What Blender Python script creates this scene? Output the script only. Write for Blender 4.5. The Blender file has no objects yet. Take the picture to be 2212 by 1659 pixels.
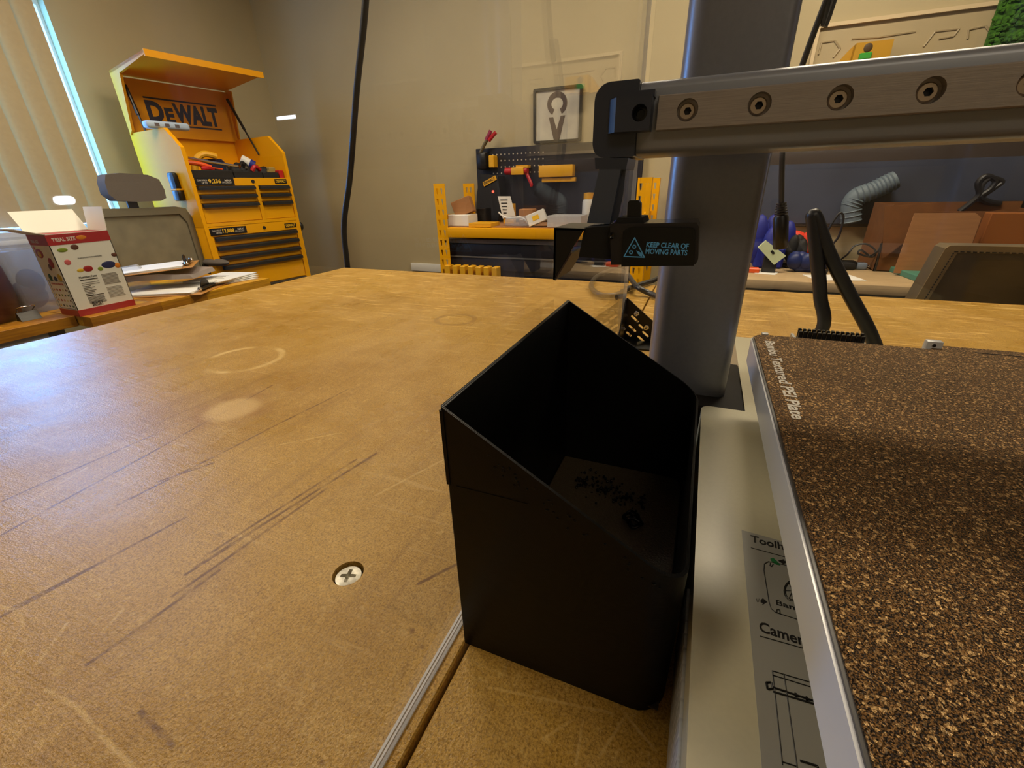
import bpy, bmesh, math, random
from mathutils import Matrix, Vector
random.seed(7)
S = bpy.context.scene
COL = S.collection
PI = math.pi

# ------------------------------------------------------------------ camera, sky, light, exposure
CAM = Vector((0.0, 0.0, 1.15))
RW = ((0.923604812, 0.138775348, -0.357345136),
      (0.382637121, -0.390399203, 0.837363304),
      (-0.023301871, -0.910126296, -0.413675177))     # world axes seen from the lens (right, down, forward)
FPX = 939.99
cam_d = bpy.data.cameras.new('camera')
cam_d.sensor_width = 36.0
cam_d.lens = 36.0 * FPX / 2212.0
cam_d.clip_start = 0.005
cam_d.clip_end = 60
cam = bpy.data.objects.new('camera', cam_d)
COL.objects.link(cam)
cam.matrix_world = Matrix(((RW[0][0], -RW[0][1], -RW[0][2], CAM[0]),
                           (RW[1][0], -RW[1][1], -RW[1][2], CAM[1]),
                           (RW[2][0], -RW[2][1], -RW[2][2], CAM[2]),
                           (0, 0, 0, 1)))
S.camera = cam
S.view_settings.view_transform = 'Standard'
S.view_settings.look = 'None'
S.view_settings.gamma = 1.0
S.view_settings.use_curve_mapping = False
S.view_settings.exposure = 0.2

w = bpy.data.worlds.new('sky')
S.world = w
w.use_nodes = True
bg = w.node_tree.nodes['Background']
bg.inputs['Color'].default_value = (0.13, 0.42, 1.0, 1)
bg.inputs['Strength'].default_value = 19.0

def area(name, loc, rot, sx, sy, power, col, portal=False):
    d = bpy.data.lights.new(name, 'AREA')
    d.shape = 'RECTANGLE'
    d.size = sx
    d.size_y = sy
    d.energy = power
    d.color = col
    if portal:
        d.cycles.is_portal = True
    o = bpy.data.objects.new(name, d)
    o.location = loc
    o.rotation_euler = rot
    COL.objects.link(o)
    return o

WARM = (1.0, 0.84, 0.60)
area('ceiling_lamp', (0.30, 1.72, 2.57), (0, 0, 0), 0.9, 0.25, 31, WARM)
area('ceiling_lamp', (-1.25, 1.60, 2.57), (0, 0, 0), 0.6, 0.4, 17, WARM)
area('ceiling_lamp', (0.9, -1.3, 2.57), (0, 0, 0), 1.2, 0.6, 10, WARM)
area('ceiling_lamp', (-1.9, 0.5, 2.57), (0, 0, 0), 0.6, 0.9, 24, WARM)
area('window_portal', (-3.06, 1.11, 1.50), (0, -PI / 2, 0), 1.04, 0.90, 1, (1, 1, 1), portal=True)

# ------------------------------------------------------------------ helpers
def _ray(p):
    a, b, c = p[0] - 1106.0, p[1] - 829.5, FPX
    return Vector((RW[0][0] * a + RW[0][1] * b + RW[0][2] * c,
                   RW[1][0] * a + RW[1][1] * b + RW[1][2] * c,
                   RW[2][0] * a + RW[2][1] * b + RW[2][2] * c))
def PZ(px, py, z): r = _ray((px, py)); return CAM + r * ((z - CAM[2]) / r[2])
def PY(px, py, y): r = _ray((px, py)); return CAM + r * (y / r[1])
def PX(px, py, x): r = _ray((px, py)); return CAM + r * (x / r[0])
def xz(pts, y): return [(lambda q: (q[0], q[2]))(PY(a, b, y)) for a, b in pts]
def yz(pts, x): return [(lambda q: (q[1], q[2]))(PX(a, b, x)) for a, b in pts]
def xy(pts, z): return [(lambda q: (q[0], q[1]))(PZ(a, b, z)) for a, b in pts]

def lin(c):
    r = []
    for v in c[:3]:
        v = v / 255.0
        r.append(v / 12.92 if v <= 0.04045 else ((v + 0.055) / 1.055) ** 2.4)
    return (r[0], r[1], r[2], 1.0)

def M(name, rgb, rough=0.5, metal=0.0, spec=0.5, var=0.0, vscale=25.0, bump=0.0, bscale=300.0,
      stretch=None, emit=0.0, coat=0.0, rgb2=None, detail=3.0, alpha=1.0):
    m = bpy.data.materials.new(name)
    m.use_nodes = True
    nt = m.node_tree
    p = nt.nodes['Principled BSDF']
    p.inputs['Base Color'].default_value = lin(rgb)
    p.inputs['Roughness'].default_value = rough
    p.inputs['Metallic'].default_value = metal
    p.inputs['Specular IOR Level'].default_value = spec
    p.inputs['Coat Weight'].default_value = coat
    p.inputs['Alpha'].default_value = alpha
    if emit:
        p.inputs['Emission Color'].default_value = lin(rgb)
        p.inputs['Emission Strength'].default_value = emit
    if var or bump or rgb2:
        tc = nt.nodes.new('ShaderNodeTexCoord')
        mp = nt.nodes.new('ShaderNodeMapping')
        nt.links.new(tc.outputs['Object'], mp.inputs['Vector'])
        if stretch:
            mp.inputs['Scale'].default_value = stretch
        if var or rgb2:
            n = nt.nodes.new('ShaderNodeTexNoise')
            n.inputs['Scale'].default_value = vscale
            n.inputs['Detail'].default_value = detail
            nt.links.new(mp.outputs['Vector'], n.inputs['Vector'])
            mx = nt.nodes.new('ShaderNodeMix')
            mx.data_type = 'RGBA'
            c = lin(rgb)
            if rgb2:
                mx.inputs['A'].default_value = c
                mx.inputs['B'].default_value = lin(rgb2)
            else:
                mx.inputs['A'].default_value = tuple(min(1, v * (1 - var)) for v in c[:3]) + (1,)
                mx.inputs['B'].default_value = tuple(min(1, v * (1 + var)) for v in c[:3]) + (1,)
            mr = nt.nodes.new('ShaderNodeMapRange')
            mr.inputs['From Min'].default_value = 0.32
            mr.inputs['From Max'].default_value = 0.68
            nt.links.new(n.outputs['Fac'], mr.inputs['Value'])
            nt.links.new(mr.outputs['Result'], mx.inputs['Factor'])
            nt.links.new(mx.outputs['Result'], p.inputs['Base Color'])
        if bump:
            n2 = nt.nodes.new('ShaderNodeTexNoise')
            n2.inputs['Scale'].default_value = bscale
            n2.inputs['Detail'].default_value = 2
            nt.links.new(mp.outputs['Vector'], n2.inputs['Vector'])
            b = nt.nodes.new('ShaderNodeBump')
            b.inputs['Strength'].default_value = bump
            b.inputs['Distance'].default_value = 0.002
            nt.links.new(n2.outputs['Fac'], b.inputs['Height'])
            nt.links.new(b.outputs['Normal'], p.inputs['Normal'])
    return m

class MB:
    def __init__(s):
        s.bm = bmesh.new()
    def _merge(s, t, mat=None, bev=0.0, seg=2, ang=None):
        if bev:
            es = [e for e in t.edges if len(e.link_faces) == 2 and e.calc_face_angle(0) > 0.5]
            bmesh.ops.bevel(t, geom=es, offset=bev, segments=seg, profile=0.5, affect='EDGES', clamp_overlap=True)
        if mat is not None:
            bmesh.ops.transform(t, matrix=mat, verts=t.verts)
        bmesh.ops.recalc_face_normals(t, faces=t.faces)
        me = bpy.data.meshes.new('tmp')
        t.to_mesh(me)
        t.free()
        s.bm.from_mesh(me)
        bpy.data.meshes.remove(me)
        return s
    def box(s, x0, x1, y0, y1, z0, z1, bev=0.0, seg=2, mat=None):
        t = bmesh.new()
        bmesh.ops.create_cube(t, size=1.0)
        for v in t.verts:
            v.co = Vector((x0 if v.co.x < 0 else x1, y0 if v.co.y < 0 else y1, z0 if v.co.z < 0 else z1))
        return s._merge(t, mat, bev, seg)
    def prism(s, pts, axis, a0, a1, bev=0.0, seg=2, mat=None):
        t = bmesh.new()
        def P(p, a):
            if axis == 'x': return (a, p[0], p[1])
            if axis == 'y': return (p[0], a, p[1])
            return (p[0], p[1], a)
        A = [t.verts.new(P(p, a0)) for p in pts]
        B = [t.verts.new(P(p, a1)) for p in pts]
        n = len(pts)
        t.faces.new(A)
        t.faces.new(B[::-1])
        for i in range(n):
            t.faces.new((A[i], B[i], B[(i + 1) % n], A[(i + 1) % n]))
        return s._merge(t, mat, bev, seg)
    def loft(s, rings, cap=True, mat=None, close=False):
        t = bmesh.new()
        R = [[t.verts.new(p) for p in r] for r in rings]
        n = len(rings[0])
        for a, b in zip(R, R[1:]):
            for i in range(n):
                t.faces.new((a[i], a[(i + 1) % n], b[(i + 1) % n], b[i]))
        if cap:
            t.faces.new(R[0])
            t.faces.new(R[-1][::-1])
        return s._merge(t, mat)
    def tube(s, pts, r, seg=8, sub=6, mat=None):
        P = [Vector(p) for p in pts]
        if sub > 1 and len(P) > 2:
            Q = []
            for i in range(len(P) - 1):
                p0 = P[max(i - 1, 0)]; p1 = P[i]; p2 = P[i + 1]; p3 = P[min(i + 2, len(P) - 1)]
                for k in range(sub):
                    u = k / sub
                    Q.append(0.5 * ((2 * p1) + (p2 - p0) * u + (2 * p0 - 5 * p1 + 4 * p2 - p3) * u * u + (3 * p1 - p0 - 3 * p2 + p3) * u ** 3))
            Q.append(P[-1])
            P = Q
        rings = []
        up = Vector((0.31, 0.17, 0.93))
        for i, p in enumerate(P):
            d = (P[min(i + 1, len(P) - 1)] - P[max(i - 1, 0)])
            if d.length < 1e-9: d = Vector((0, 0, 1))
            d.normalize()
            a = up - d * up.dot(d)
            if a.length < 1e-4: a = Vector((1, 0, 0)) - d * d.x
            a.normalize()
            up = a
            b = d.cross(a)
            rr = r[min(i, len(r) - 1)] if isinstance(r, (list, tuple)) else r
            rings.append([p + (a * math.cos(2 * PI * k / seg) + b * math.sin(2 * PI * k / seg)) * rr for k in range(seg)])
        return s.loft(rings, mat=mat)
    def lathe(s, prof, c, d=(0, 0, 1), seg=24):
        d = Vector(d).normalized()
        a = d.orthogonal().normalized()
        b = d.cross(a)
        c = Vector(c)
        rings = [[c + d * h + (a * math.cos(2 * PI * k / seg) + b * math.sin(2 * PI * k / seg)) * max(r, 1e-5) for k in range(seg)] for r, h in prof]
        return s.loft(rings)
    def cyl(s, p0, p1, r0, r1=None, seg=16):
        p0 = Vector(p0); p1 = Vector(p1)
        L = (p1 - p0).length
        return s.lathe([(r0, 0), (r0 if r1 is None else r1, L)], p0, p1 - p0, seg)
    def ball(s, c, rx, ry=None, rz=None, u=14, v=10, mat=None):
        t = bmesh.new()
        bmesh.ops.create_uvsphere(t, u_segments=u, v_segments=v, radius=1.0)
        for q in t.verts:
            q.co = Vector((q.co.x * rx, q.co.y * (ry or rx), q.co.z * (rz or rx)))
        m = Matrix.Translation(Vector(c)) @ (mat or Matrix.Identity(4))
        return s._merge(t, m)
    def quad(s, pts):
        t = bmesh.new()
        t.faces.new([t.verts.new(p) for p in pts])
        return s._merge(t)
    def jitter(s, a):
        for v in s.bm.verts:
            v.co += Vector((random.uniform(-a, a), random.uniform(-a, a), random.uniform(-a, a)))
        return s

def rrect(x0, x1, y0, y1, r, n=5):
    rs = r if isinstance(r, (list, tuple)) else (r, r, r, r)     # corners: x0y0, x1y0, x1y1, x0y1
    out = []
    for (cx, cy, a0, rr) in ((x0, y0, PI, rs[0]), (x1, y0, 1.5 * PI, rs[1]), (x1, y1, 0, rs[2]), (x0, y1, 0.5 * PI, rs[3])):
        sx = 1 if cx == x0 else -1
        sy = 1 if cy == y0 else -1
        if rr <= 0:
            out.append((cx, cy))
            continue
        for k in range(n + 1):
            a = a0 + 0.5 * PI * k / n
            out.append((cx + sx * rr + rr * math.cos(a), cy + sy * rr + rr * math.sin(a)))
    return out

WM = {}
def thing(name, label, cat, loc=(0, 0, 0), rotz=0.0, group=None):
    o = bpy.data.objects.new(name, None)
    o.empty_display_size = 0.05
    o.location = loc
    o.rotation_euler = (0, 0, rotz)
    COL.objects.link(o)
    o['label'] = label
    o['category'] = cat
    if group: o['group'] = group
    WM[o.name] = Matrix.Translation(Vector(loc)) @ Matrix.Rotation(rotz, 4, 'Z')
    return o

def obj(name, mb, mat, parent=None, local=False, ang=35, label=None):
    me = bpy.data.meshes.new(name)
    if parent is not None and not local:
        bmesh.ops.transform(mb.bm, matrix=WM[parent.name].inverted(), verts=mb.bm.verts)
    o = bpy.data.objects.new(name, me)
    if parent is None:
        xs = [v.co for v in mb.bm.verts]
        lo = [min(c[i] for c in xs) for i in range(3)]
        hi = [max(c[i] for c in xs) for i in range(3)]
        org = Vector(((lo[0] + hi[0]) / 2, (lo[1] + hi[1]) / 2, lo[2]))
        bmesh.ops.translate(mb.bm, vec=-org, verts=mb.bm.verts)
        o.location = org
        WM[o.name] = Matrix.Translation(org)
    else:
        o.parent = parent
        WM[o.name] = WM[parent.name]
    mb.bm.to_mesh(me)
    mb.bm.free()
    me.materials.append(mat)
    for p in me.polygons: p.use_smooth = True
    me.set_sharp_from_angle(angle=math.radians(ang))
    COL.objects.link(o)
    if label: o['label'] = label
    return o

def tag(o, label, cat, group=None):
    o['label'] = label
    o['category'] = cat
    if group: o['group'] = group
    return o

def struct(name, mb, mat):
    o = obj(name, mb, mat)
    o['kind'] = 'structure'
    return o

def cut(a, b):
    """boolean difference of two mesh builders"""
    def mk(m):
        me = bpy.data.meshes.new('t'); m.bm.to_mesh(me); m.bm.free()
        o = bpy.data.objects.new('t', me); COL.objects.link(o); return o
    A = mk(a); B = mk(b)
    md = A.modifiers.new('b', 'BOOLEAN'); md.object = B; md.operation = 'DIFFERENCE'; md.solver = 'EXACT'
    dg = bpy.context.evaluated_depsgraph_get()
    me = bpy.data.meshes.new_from_object(A.evaluated_get(dg))
    r = MB(); r.bm.from_mesh(me)
    for o in (A, B):
        d = o.data; bpy.data.objects.remove(o); bpy.data.meshes.remove(d)
    bpy.data.meshes.remove(me)
    return r

def frame(o, u, v):
    u = Vector(u).normalized(); v = Vector(v); v = (v - u * v.dot(u)).normalized()
    n = u.cross(v)
    o = Vector(o)
    return Matrix(((u.x, v.x, n.x, o.x), (u.y, v.y, n.y, o.y), (u.z, v.z, n.z, o.z), (0, 0, 0, 1)))

def text_mb(s, wd, ht, F, bold=0.0, ext=0.0002, lift=0.0002, shear=0.0):
    """lettering whose bounding box fills wd x ht, lower left corner at the frame's origin"""
    c = bpy.data.curves.new('t', 'FONT')
    c.body = s; c.size = 1.0; c.offset = bold; c.extrude = 0.0; c.resolution_u = 3; c.shear = shear
    o = bpy.data.objects.new('t', c)
    COL.objects.link(o)
    dg = bpy.context.evaluated_depsgraph_get()
    me = bpy.data.meshes.new_from_object(o.evaluated_get(dg))
    bpy.data.objects.remove(o); bpy.data.curves.remove(c)
    mb = MB(); mb.bm.from_mesh(me); bpy.data.meshes.remove(me)
    vs = mb.bm.verts
    x0 = min(v.co.x for v in vs); x1 = max(v.co.x for v in vs)
    y0 = min(v.co.y for v in vs); y1 = max(v.co.y for v in vs)
    for v in vs:
        v.co = Vector(((v.co.x - x0) / (x1 - x0) * wd, (v.co.y - y0) / (y1 - y0) * ht, lift))
    if ext:
        g = bmesh.ops.extrude_face_region(mb.bm, geom=list(mb.bm.faces))
        bmesh.ops.translate(mb.bm, vec=(0, 0, ext), verts=[e for e in g['geom'] if isinstance(e, bmesh.types.BMVert)])
        bmesh.ops.recalc_face_normals(mb.bm, faces=mb.bm.faces)
    bmesh.ops.transform(mb.bm, matrix=F, verts=mb.bm.verts)
    return mb

def text(s, wd, ht, F, mat, parent, bold=0.0, ext=0.0002, lift=0.0002, name='lettering', local=False, shear=0.0):
    return obj(name, text_mb(s, wd, ht, F, bold, ext, lift, shear), mat, parent, local=local)

# ------------------------------------------------------------------ materials
class G:
    """tiny node-graph helper"""
    def __init__(s, m):
        m.use_nodes = True; s.m = m; s.nt = m.node_tree; s.p = s.nt.nodes.get('Principled BSDF')
    def new(s, t, **k):
        n = s.nt.nodes.new(t)
        for a, v in k.items(): setattr(n, a, v)
        return n
    def lk(s, a, b): s.nt.links.new(a, b)
    def val(s, sock, v):
        if hasattr(v, 'is_output'): s.lk(v, sock)
        else: sock.default_value = v
    def math(s, op, a, b=0.0, c=False):
        n = s.new('ShaderNodeMath', operation=op, use_clamp=c)
        s.val(n.inputs[0], a); s.val(n.inputs[1], b); return n.outputs[0]
    def vm(s, op, a, b=None, sc=None):
        n = s.new('ShaderNodeVectorMath', operation=op)
        s.val(n.inputs[0], a)
        if b is not None: s.val(n.inputs[1], b)
        if sc is not None: s.val(n.inputs['Scale'], sc)
        return n.outputs['Value'] if op in ('DOT_PRODUCT', 'LENGTH', 'DISTANCE') else n.outputs['Vector']
    def rng(s, v, a, b, c=0.0, d=1.0, smooth=True):
        n = s.new('ShaderNodeMapRange', interpolation_type='SMOOTHSTEP' if smooth else 'LINEAR')
        s.val(n.inputs['Value'], v)
        n.inputs['From Min'].default_value = a; n.inputs['From Max'].default_value = b
        n.inputs['To Min'].default_value = c; n.inputs['To Max'].default_value = d
        return n.outputs['Result']
    def noise(s, vec, sc, det=3.0, ro=0.55):
        n = s.new('ShaderNodeTexNoise'); s.lk(vec, n.inputs['Vector'])
        n.inputs['Scale'].default_value = sc; n.inputs['Detail'].default_value = det; n.inputs['Roughness'].default_value = ro
        return n.outputs['Fac']
    def mapv(s, vec, scale=(1, 1, 1), rot=0.0):
        n = s.new('ShaderNodeMapping'); s.lk(vec, n.inputs['Vector'])
        n.inputs['Scale'].default_value = scale; n.inputs['Rotation'].default_value = (0, 0, rot)
        return n.outputs['Vector']
    def mix(s, f, a, b, mode='MIX'):
        n = s.new('ShaderNodeMix', data_type='RGBA', blend_type=mode)
        s.val(n.inputs['Factor'], f); s.val(n.inputs['A'], a); s.val(n.inputs['B'], b)
        return n.outputs['Result']
    def pos(s): return s.new('ShaderNodeNewGeometry').outputs['Position']

TZ = 0.95
def mdf_material():
    m = bpy.data.materials.new('worn_hardboard'); g = G(m)
    P = g.pos()
    wob = g.vm('SCALE', g.vm('SUBTRACT', g.new('ShaderNodeTexNoise').outputs['Color'], (0.5, 0.5, 0.5)), sc=0.012)
    P2 = g.vm('ADD', P, wob)
    col = g.mix(g.rng(g.noise(P, 5.0, 4), 0.35, 0.65), lin((200, 155, 64)), lin((182, 137, 51)))
    col = g.mix(g.math('MULTIPLY', g.rng(g.noise(P, 26.0, 5, 0.65), 0.38, 0.66), 0.5), col, lin((212, 170, 92)))
    col = g.mix(g.math('MULTIPLY', g.rng(g.noise(P, 900.0, 3, 0.7), 0.42, 0.66), 0.62), col, lin((112, 78, 26)))
    fib = g.noise(g.mapv(P, (1500.0, 330.0, 1.0), math.radians(-36)), 1.0, 3, 0.65)
    col = g.mix(g.math('MULTIPLY', g.rng(fib, 0.54, 0.70), 0.55), col, lin((96, 62, 22)))
    fib2 = g.noise(g.mapv(P, (420.0, 1300.0, 1.0), math.radians(-10)), 1.0, 3, 0.65)
    col = g.mix(g.math('MULTIPLY', g.rng(fib2, 0.58, 0.72), 0.40), col, lin((228, 188, 112)))
    col = g.mix(g.math('MULTIPLY', g.rng(g.noise(P, 620.0, 2), 0.56, 0.72), 0.35), col, lin((222, 182, 112)))
    col = g.mix(g.math('MULTIPLY', g.rng(g.noise(P, 300.0, 4, 0.75), 0.50, 0.66), 0.42), col, lin((124, 88, 32)))
    col = g.mix(g.math('MULTIPLY', g.rng(g.noise(P, 210.0, 4, 0.75), 0.54, 0.70), 0.40), col, lin((226, 188, 110)))
    # fine scuffing along the board
    sv = g.mapv(P, (95.0, 5.0, 1.0), math.radians(-36))
    col = g.mix(g.math('MULTIPLY', g.rng(g.noise(sv, 1.0, 4, 0.6), 0.52, 0.74), 0.30), col, lin((128, 88, 40)))
    sv2 = g.mapv(P, (10.0, 160.0, 1.0), math.radians(20))
    col = g.mix(g.math('MULTIPLY', g.rng(g.noise(sv2, 1.0, 3, 0.6), 0.60, 0.74), 0.28), col, lin((222, 186, 120)))
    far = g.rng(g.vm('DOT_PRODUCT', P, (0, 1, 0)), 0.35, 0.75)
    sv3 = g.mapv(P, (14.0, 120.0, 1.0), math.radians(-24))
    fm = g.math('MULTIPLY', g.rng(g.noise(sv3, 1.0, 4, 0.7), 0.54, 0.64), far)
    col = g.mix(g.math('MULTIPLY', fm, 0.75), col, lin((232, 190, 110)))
    def seg(a, b, wd):
        a = PZ(a[0], a[1], TZ); b = PZ(b[0], b[1], TZ)
        a = Vector((a.x, a.y, 0)); b = Vector((b.x, b.y, 0))
        d = b - a; L = d.length; d /= L
        q = g.vm('SUBTRACT', g.vm('MULTIPLY', P2, (1, 1, 0)), tuple(a))
        t = g.math('MINIMUM', g.math('MAXIMUM', g.vm('DOT_PRODUCT', q, tuple(d)), 0.0), L)
        r = g.vm('LENGTH', g.vm('SUBTRACT', q, g.vm('SCALE', tuple(d), sc=t)))
        return g.rng(r, wd, wd * 0.25)
    brk = g.rng(g.noise(P, 60.0, 3, 0.7), 0.36, 0.58, 0.35, 1.0)
    def strokes(lst, wd):
        acc = None
        for a, b in lst:
            k = seg(a, b, wd)
            acc = k if acc is None else g.math('MAXIMUM', acc, k)
        return g.math('MULTIPLY', acc, brk)
    dark = [((0, 1161), (588, 831)), ((253, 1093), (750, 840)), ((27, 1310), (398, 1116)), ((398, 1238), (814, 980)), ((452, 1193), (769, 994)),
            ((371, 1283), (705, 1057)), ((0, 1330), (285, 1175)), ((420, 1222), (800, 990)), ((0, 1086), (330, 940)), ((190, 1430), (470, 1230)), ((905, 1262), (985, 1222)), ((310, 1530), (380, 1610)), ((345, 1040), (460, 1000))]
    light = [((102, 1484), (175, 1521)), ((175, 1521), (301, 1659)), ((0, 1305), (33, 1313)), ((33, 1313), (45, 1346)), ((45, 1346), (0, 1411)),
             ((220, 1362), (264, 1313)), ((814, 1071), (963, 994)), ((600, 960), (735, 935)), ((0, 1530), (45, 1490)), ((80, 1430), (140, 1345)), ((690, 690), (760, 668)), ((40, 1100), (190, 1010))]
    rl = [((1335, 1521), (1422, 1625)), ((1265, 1558), (1251, 1655)), ((1067, 1485), (1331, 1545)), ((1360, 1545), (1300, 1640)), ((960, 1480), (935, 1620)), ((1180, 1600), (1240, 1560))]
    col = g.mix(g.math('MULTIPLY', strokes(dark, 0.0017), 0.85), col, lin((105, 66, 26)))
    col = g.mix(g.math('MULTIPLY', strokes(light, 0.0014), 0.42), col, lin((235, 200, 130)))
    col = g.mix(g.math('MULTIPLY', strokes(rl, 0.0009), 0.42), col, lin((225, 185, 110)))
    # drink ring, pale blot with darker halo, tyre-like smudges
    def disc(c, e):
        c = PZ(c[0], c[1], TZ); e = PZ(e[0], e[1], TZ)
        r = (e - c).length
        d = g.vm('LENGTH', g.vm('MULTIPLY', g.vm('SUBTRACT', P2, tuple(c)), (1, 1, 0)))
        return d, r
    d, r = disc((529, 775), (608, 772))
    rg = g.math('MULTIPLY', g.math('MULTIPLY', g.rng(d, r * 0.84, r * 0.95), g.rng(d, r * 1.1, r * 1.0)), g.rng(g.noise(P, 18.0, 2), 0.42, 0.58))
    col = g.mix(g.math('MULTIPLY', rg, 0.75), col, lin((232, 198, 128)))
    d, r = disc((503, 883), (572, 880))
    col = g.mix(g.math('MULTIPLY', g.math('MULTIPLY', g.rng(d, r * 1.5, r * 1.0), g.rng(g.noise(P, 22.0, 3), 0.35, 0.6)), 0.45), col, lin((150, 100, 36)))
    col = g.mix(g.math('MULTIPLY', g.rng(d, r * 1.0, r * 0.55), 0.6), col, lin((226, 190, 124)))
    d, r = disc((985, 690), (945, 690))
    col = g.mix(g.math('MULTIPLY', g.math('MULTIPLY', g.rng(d, r * 0.8, r * 0.9), g.rng(d, r * 1.2, r * 1.05)), 0.4), col, lin((120, 82, 40)))
    for c, e in (((893, 1364), (900, 1364)), ((914, 1398), (920, 1398)), ((702, 1640), (708, 1640))):
        d, r = disc(c, e)
        col = g.mix(g.math('MULTIPLY', g.rng(d, r * 1.2, r * 0.4), 0.6), col, lin((96, 50, 16)))
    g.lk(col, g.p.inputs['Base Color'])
    g.lk(g.rng(g.noise(P, 9.0, 3), 0.3, 0.7, 0.24, 0.38), g.p.inputs['Roughness'])
    g.p.inputs['Specular IOR Level'].default_value = 0.36
    b = g.new('ShaderNodeBump'); b.inputs['Strength'].default_value = 0.40; b.inputs['Distance'].default_value = 0.001
    g.lk(g.math('ADD', g.noise(P, 700.0, 3, 0.7), g.math('MULTIPLY', g.noise(sv3, 1.0, 4, 0.7), 1.2)), b.inputs['Height']); g.lk(b.outputs['Normal'], g.p.inputs['Normal'])
    return m

def clear_material(name, tint=(0.97, 0.975, 0.98), rough=0.0, base=0.032, haze=0.0):
    m = bpy.data.materials.new(name); g = G(m)
    nt = g.nt
    nt.nodes.remove(g.p)
    geo = g.new('ShaderNodeNewGeometry')
    c = g.math('ABSOLUTE', g.vm('DOT_PRODUCT', geo.outputs['Normal'], geo.outputs['Incoming']))
    f = g.math('ADD', g.math('MULTIPLY', g.math('POWER', g.math('SUBTRACT', 1.0, c), 5.0), 0.80), base)
    tr = g.new('ShaderNodeBsdfTransparent'); tr.inputs['Color'].default_value = tint + (1,)
    gl = g.new('ShaderNodeBsdfGlossy'); gl.inputs['Roughness'].default_value = rough
    mx = g.new('ShaderNodeMixShader'); g.lk(f, mx.inputs[0]); g.lk(tr.outputs[0], mx.inputs[1]); g.lk(gl.outputs[0], mx.inputs[2])
    out = nt.nodes['Material Output']
    last = mx.outputs[0]
    if haze:
        df = g.new('ShaderNodeBsdfDiffuse'); df.inputs['Color'].default_value = (0.8, 0.82, 0.86, 1)
        m2 = g.new('ShaderNodeMixShader'); m2.inputs[0].default_value = haze
        g.lk(last, m2.inputs[1]); g.lk(df.outputs[0], m2.inputs[2]); last = m2.outputs[0]
    g.lk(last, out.inputs['Surface'])
    return m

def pei_material():
    m = bpy.data.materials.new('textured_gold_sheet'); g = G(m)
    P = g.pos()
    n = g.noise(P, 2300.0, 1, 0.5)
    vo = g.new('ShaderNodeTexVoronoi'); vo.inputs['Scale'].default_value = 1500.0; g.lk(P, vo.inputs['Vector'])
    n2 = g.vm('DOT_PRODUCT', vo.outputs['Color'], (1, 0, 0))
    col = g.mix(g.rng(n, 0.40, 0.62), lin((32, 21, 10)), lin((138, 100, 54)))
    col = g.mix(g.rng(n2, 0.78, 0.98), col, lin((214, 174, 116)))
    g.lk(col, g.p.inputs['Base Color'])
    g.p.inputs['Metallic'].default_value = 0.55
    g.p.inputs['Roughness'].default_value = 0.42
    b = g.new('ShaderNodeBump'); b.inputs['Strength'].default_value = 0.9; b.inputs['Distance'].default_value = 0.0012
    g.lk(g.noise(P, 2000.0, 1, 0.6), b.inputs['Height']); g.lk(b.outputs['Normal'], g.p.inputs['Normal'])
    return m

def hex_material():
    m = bpy.data.materials.new('honeycomb_side'); g = G(m)
    g.p.inputs['Base Color'].default_value = lin((190, 190, 186)); g.p.inputs['Roughness'].default_value = 0.22
    v = g.new('ShaderNodeTexVoronoi'); v.feature = 'DISTANCE_TO_EDGE'; v.inputs['Scale'].default_value = 230.0; v.inputs['Randomness'].default_value = 0.25
    g.lk(g.mapv(g.pos(), (0.0, 0.7, 1.0)), v.inputs['Vector'])
    b = g.new('ShaderNodeBump'); b.inputs['Strength'].default_value = 0.5; b.inputs['Distance'].default_value = 0.001
    g.lk(g.rng(v.outputs['Distance'], 0.0, 0.2), b.inputs['Height']); g.lk(b.outputs['Normal'], g.p.inputs['Normal'])
    return m

def pla_material():
    m = bpy.data.materials.new('black_printed_plastic'); g = G(m)
    g.p.inputs['Base Color'].default_value = lin((9, 8, 8)); g.p.inputs['Roughness'].default_value = 0.40; g.p.inputs['Specular IOR Level'].default_value = 0.20
    P = g.pos()
    wv = g.new('ShaderNodeTexWave'); wv.bands_direction = 'Z'; wv.inputs['Scale'].default_value = 900.0; wv.inputs['Distortion'].default_value = 0.4
    g.lk(P, wv.inputs['Vector'])
    b = g.new('ShaderNodeBump'); b.inputs['Strength'].default_value = 0.12; b.inputs['Distance'].default_value = 0.0004
    g.lk(wv.outputs['Fac'], b.inputs['Height'])
    b2 = g.new('ShaderNodeBump'); b2.inputs['Strength'].default_value = 0.12; b2.inputs['Distance'].default_value = 0.001
    g.lk(g.noise(P, 160.0, 3, 0.6), b2.inputs['Height']); g.lk(b.outputs['Normal'], b2.inputs['Normal'])
    g.lk(b2.outputs['Normal'], g.p.inputs['Normal'])
    return m

def butcher_material(c1=(200, 136, 26), c2=(150, 92, 22)):
    m = bpy.data.materials.new('butcher_block'); g = G(m)
    P = g.pos()
    v = g.mapv(P, (26.0, 2.6, 26.0))
    cell = g.new('ShaderNodeTexVoronoi'); cell.inputs['Scale'].default_value = 1.0; g.lk(v, cell.inputs['Vector'])
    col = g.mix(cell.outputs['Color'], lin(c1), lin(c2))
    gr = g.noise(g.mapv(P, (160.0, 9.0, 160.0)), 1.0, 4)
    col = g.mix(g.math('MULTIPLY', g.rng(gr, 0.4, 0.7), 0.5), col, lin((116, 66, 14)))
    g.lk(col, g.p.inputs['Base Color']); g.p.inputs['Roughness'].default_value = 0.4
    return m

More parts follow.
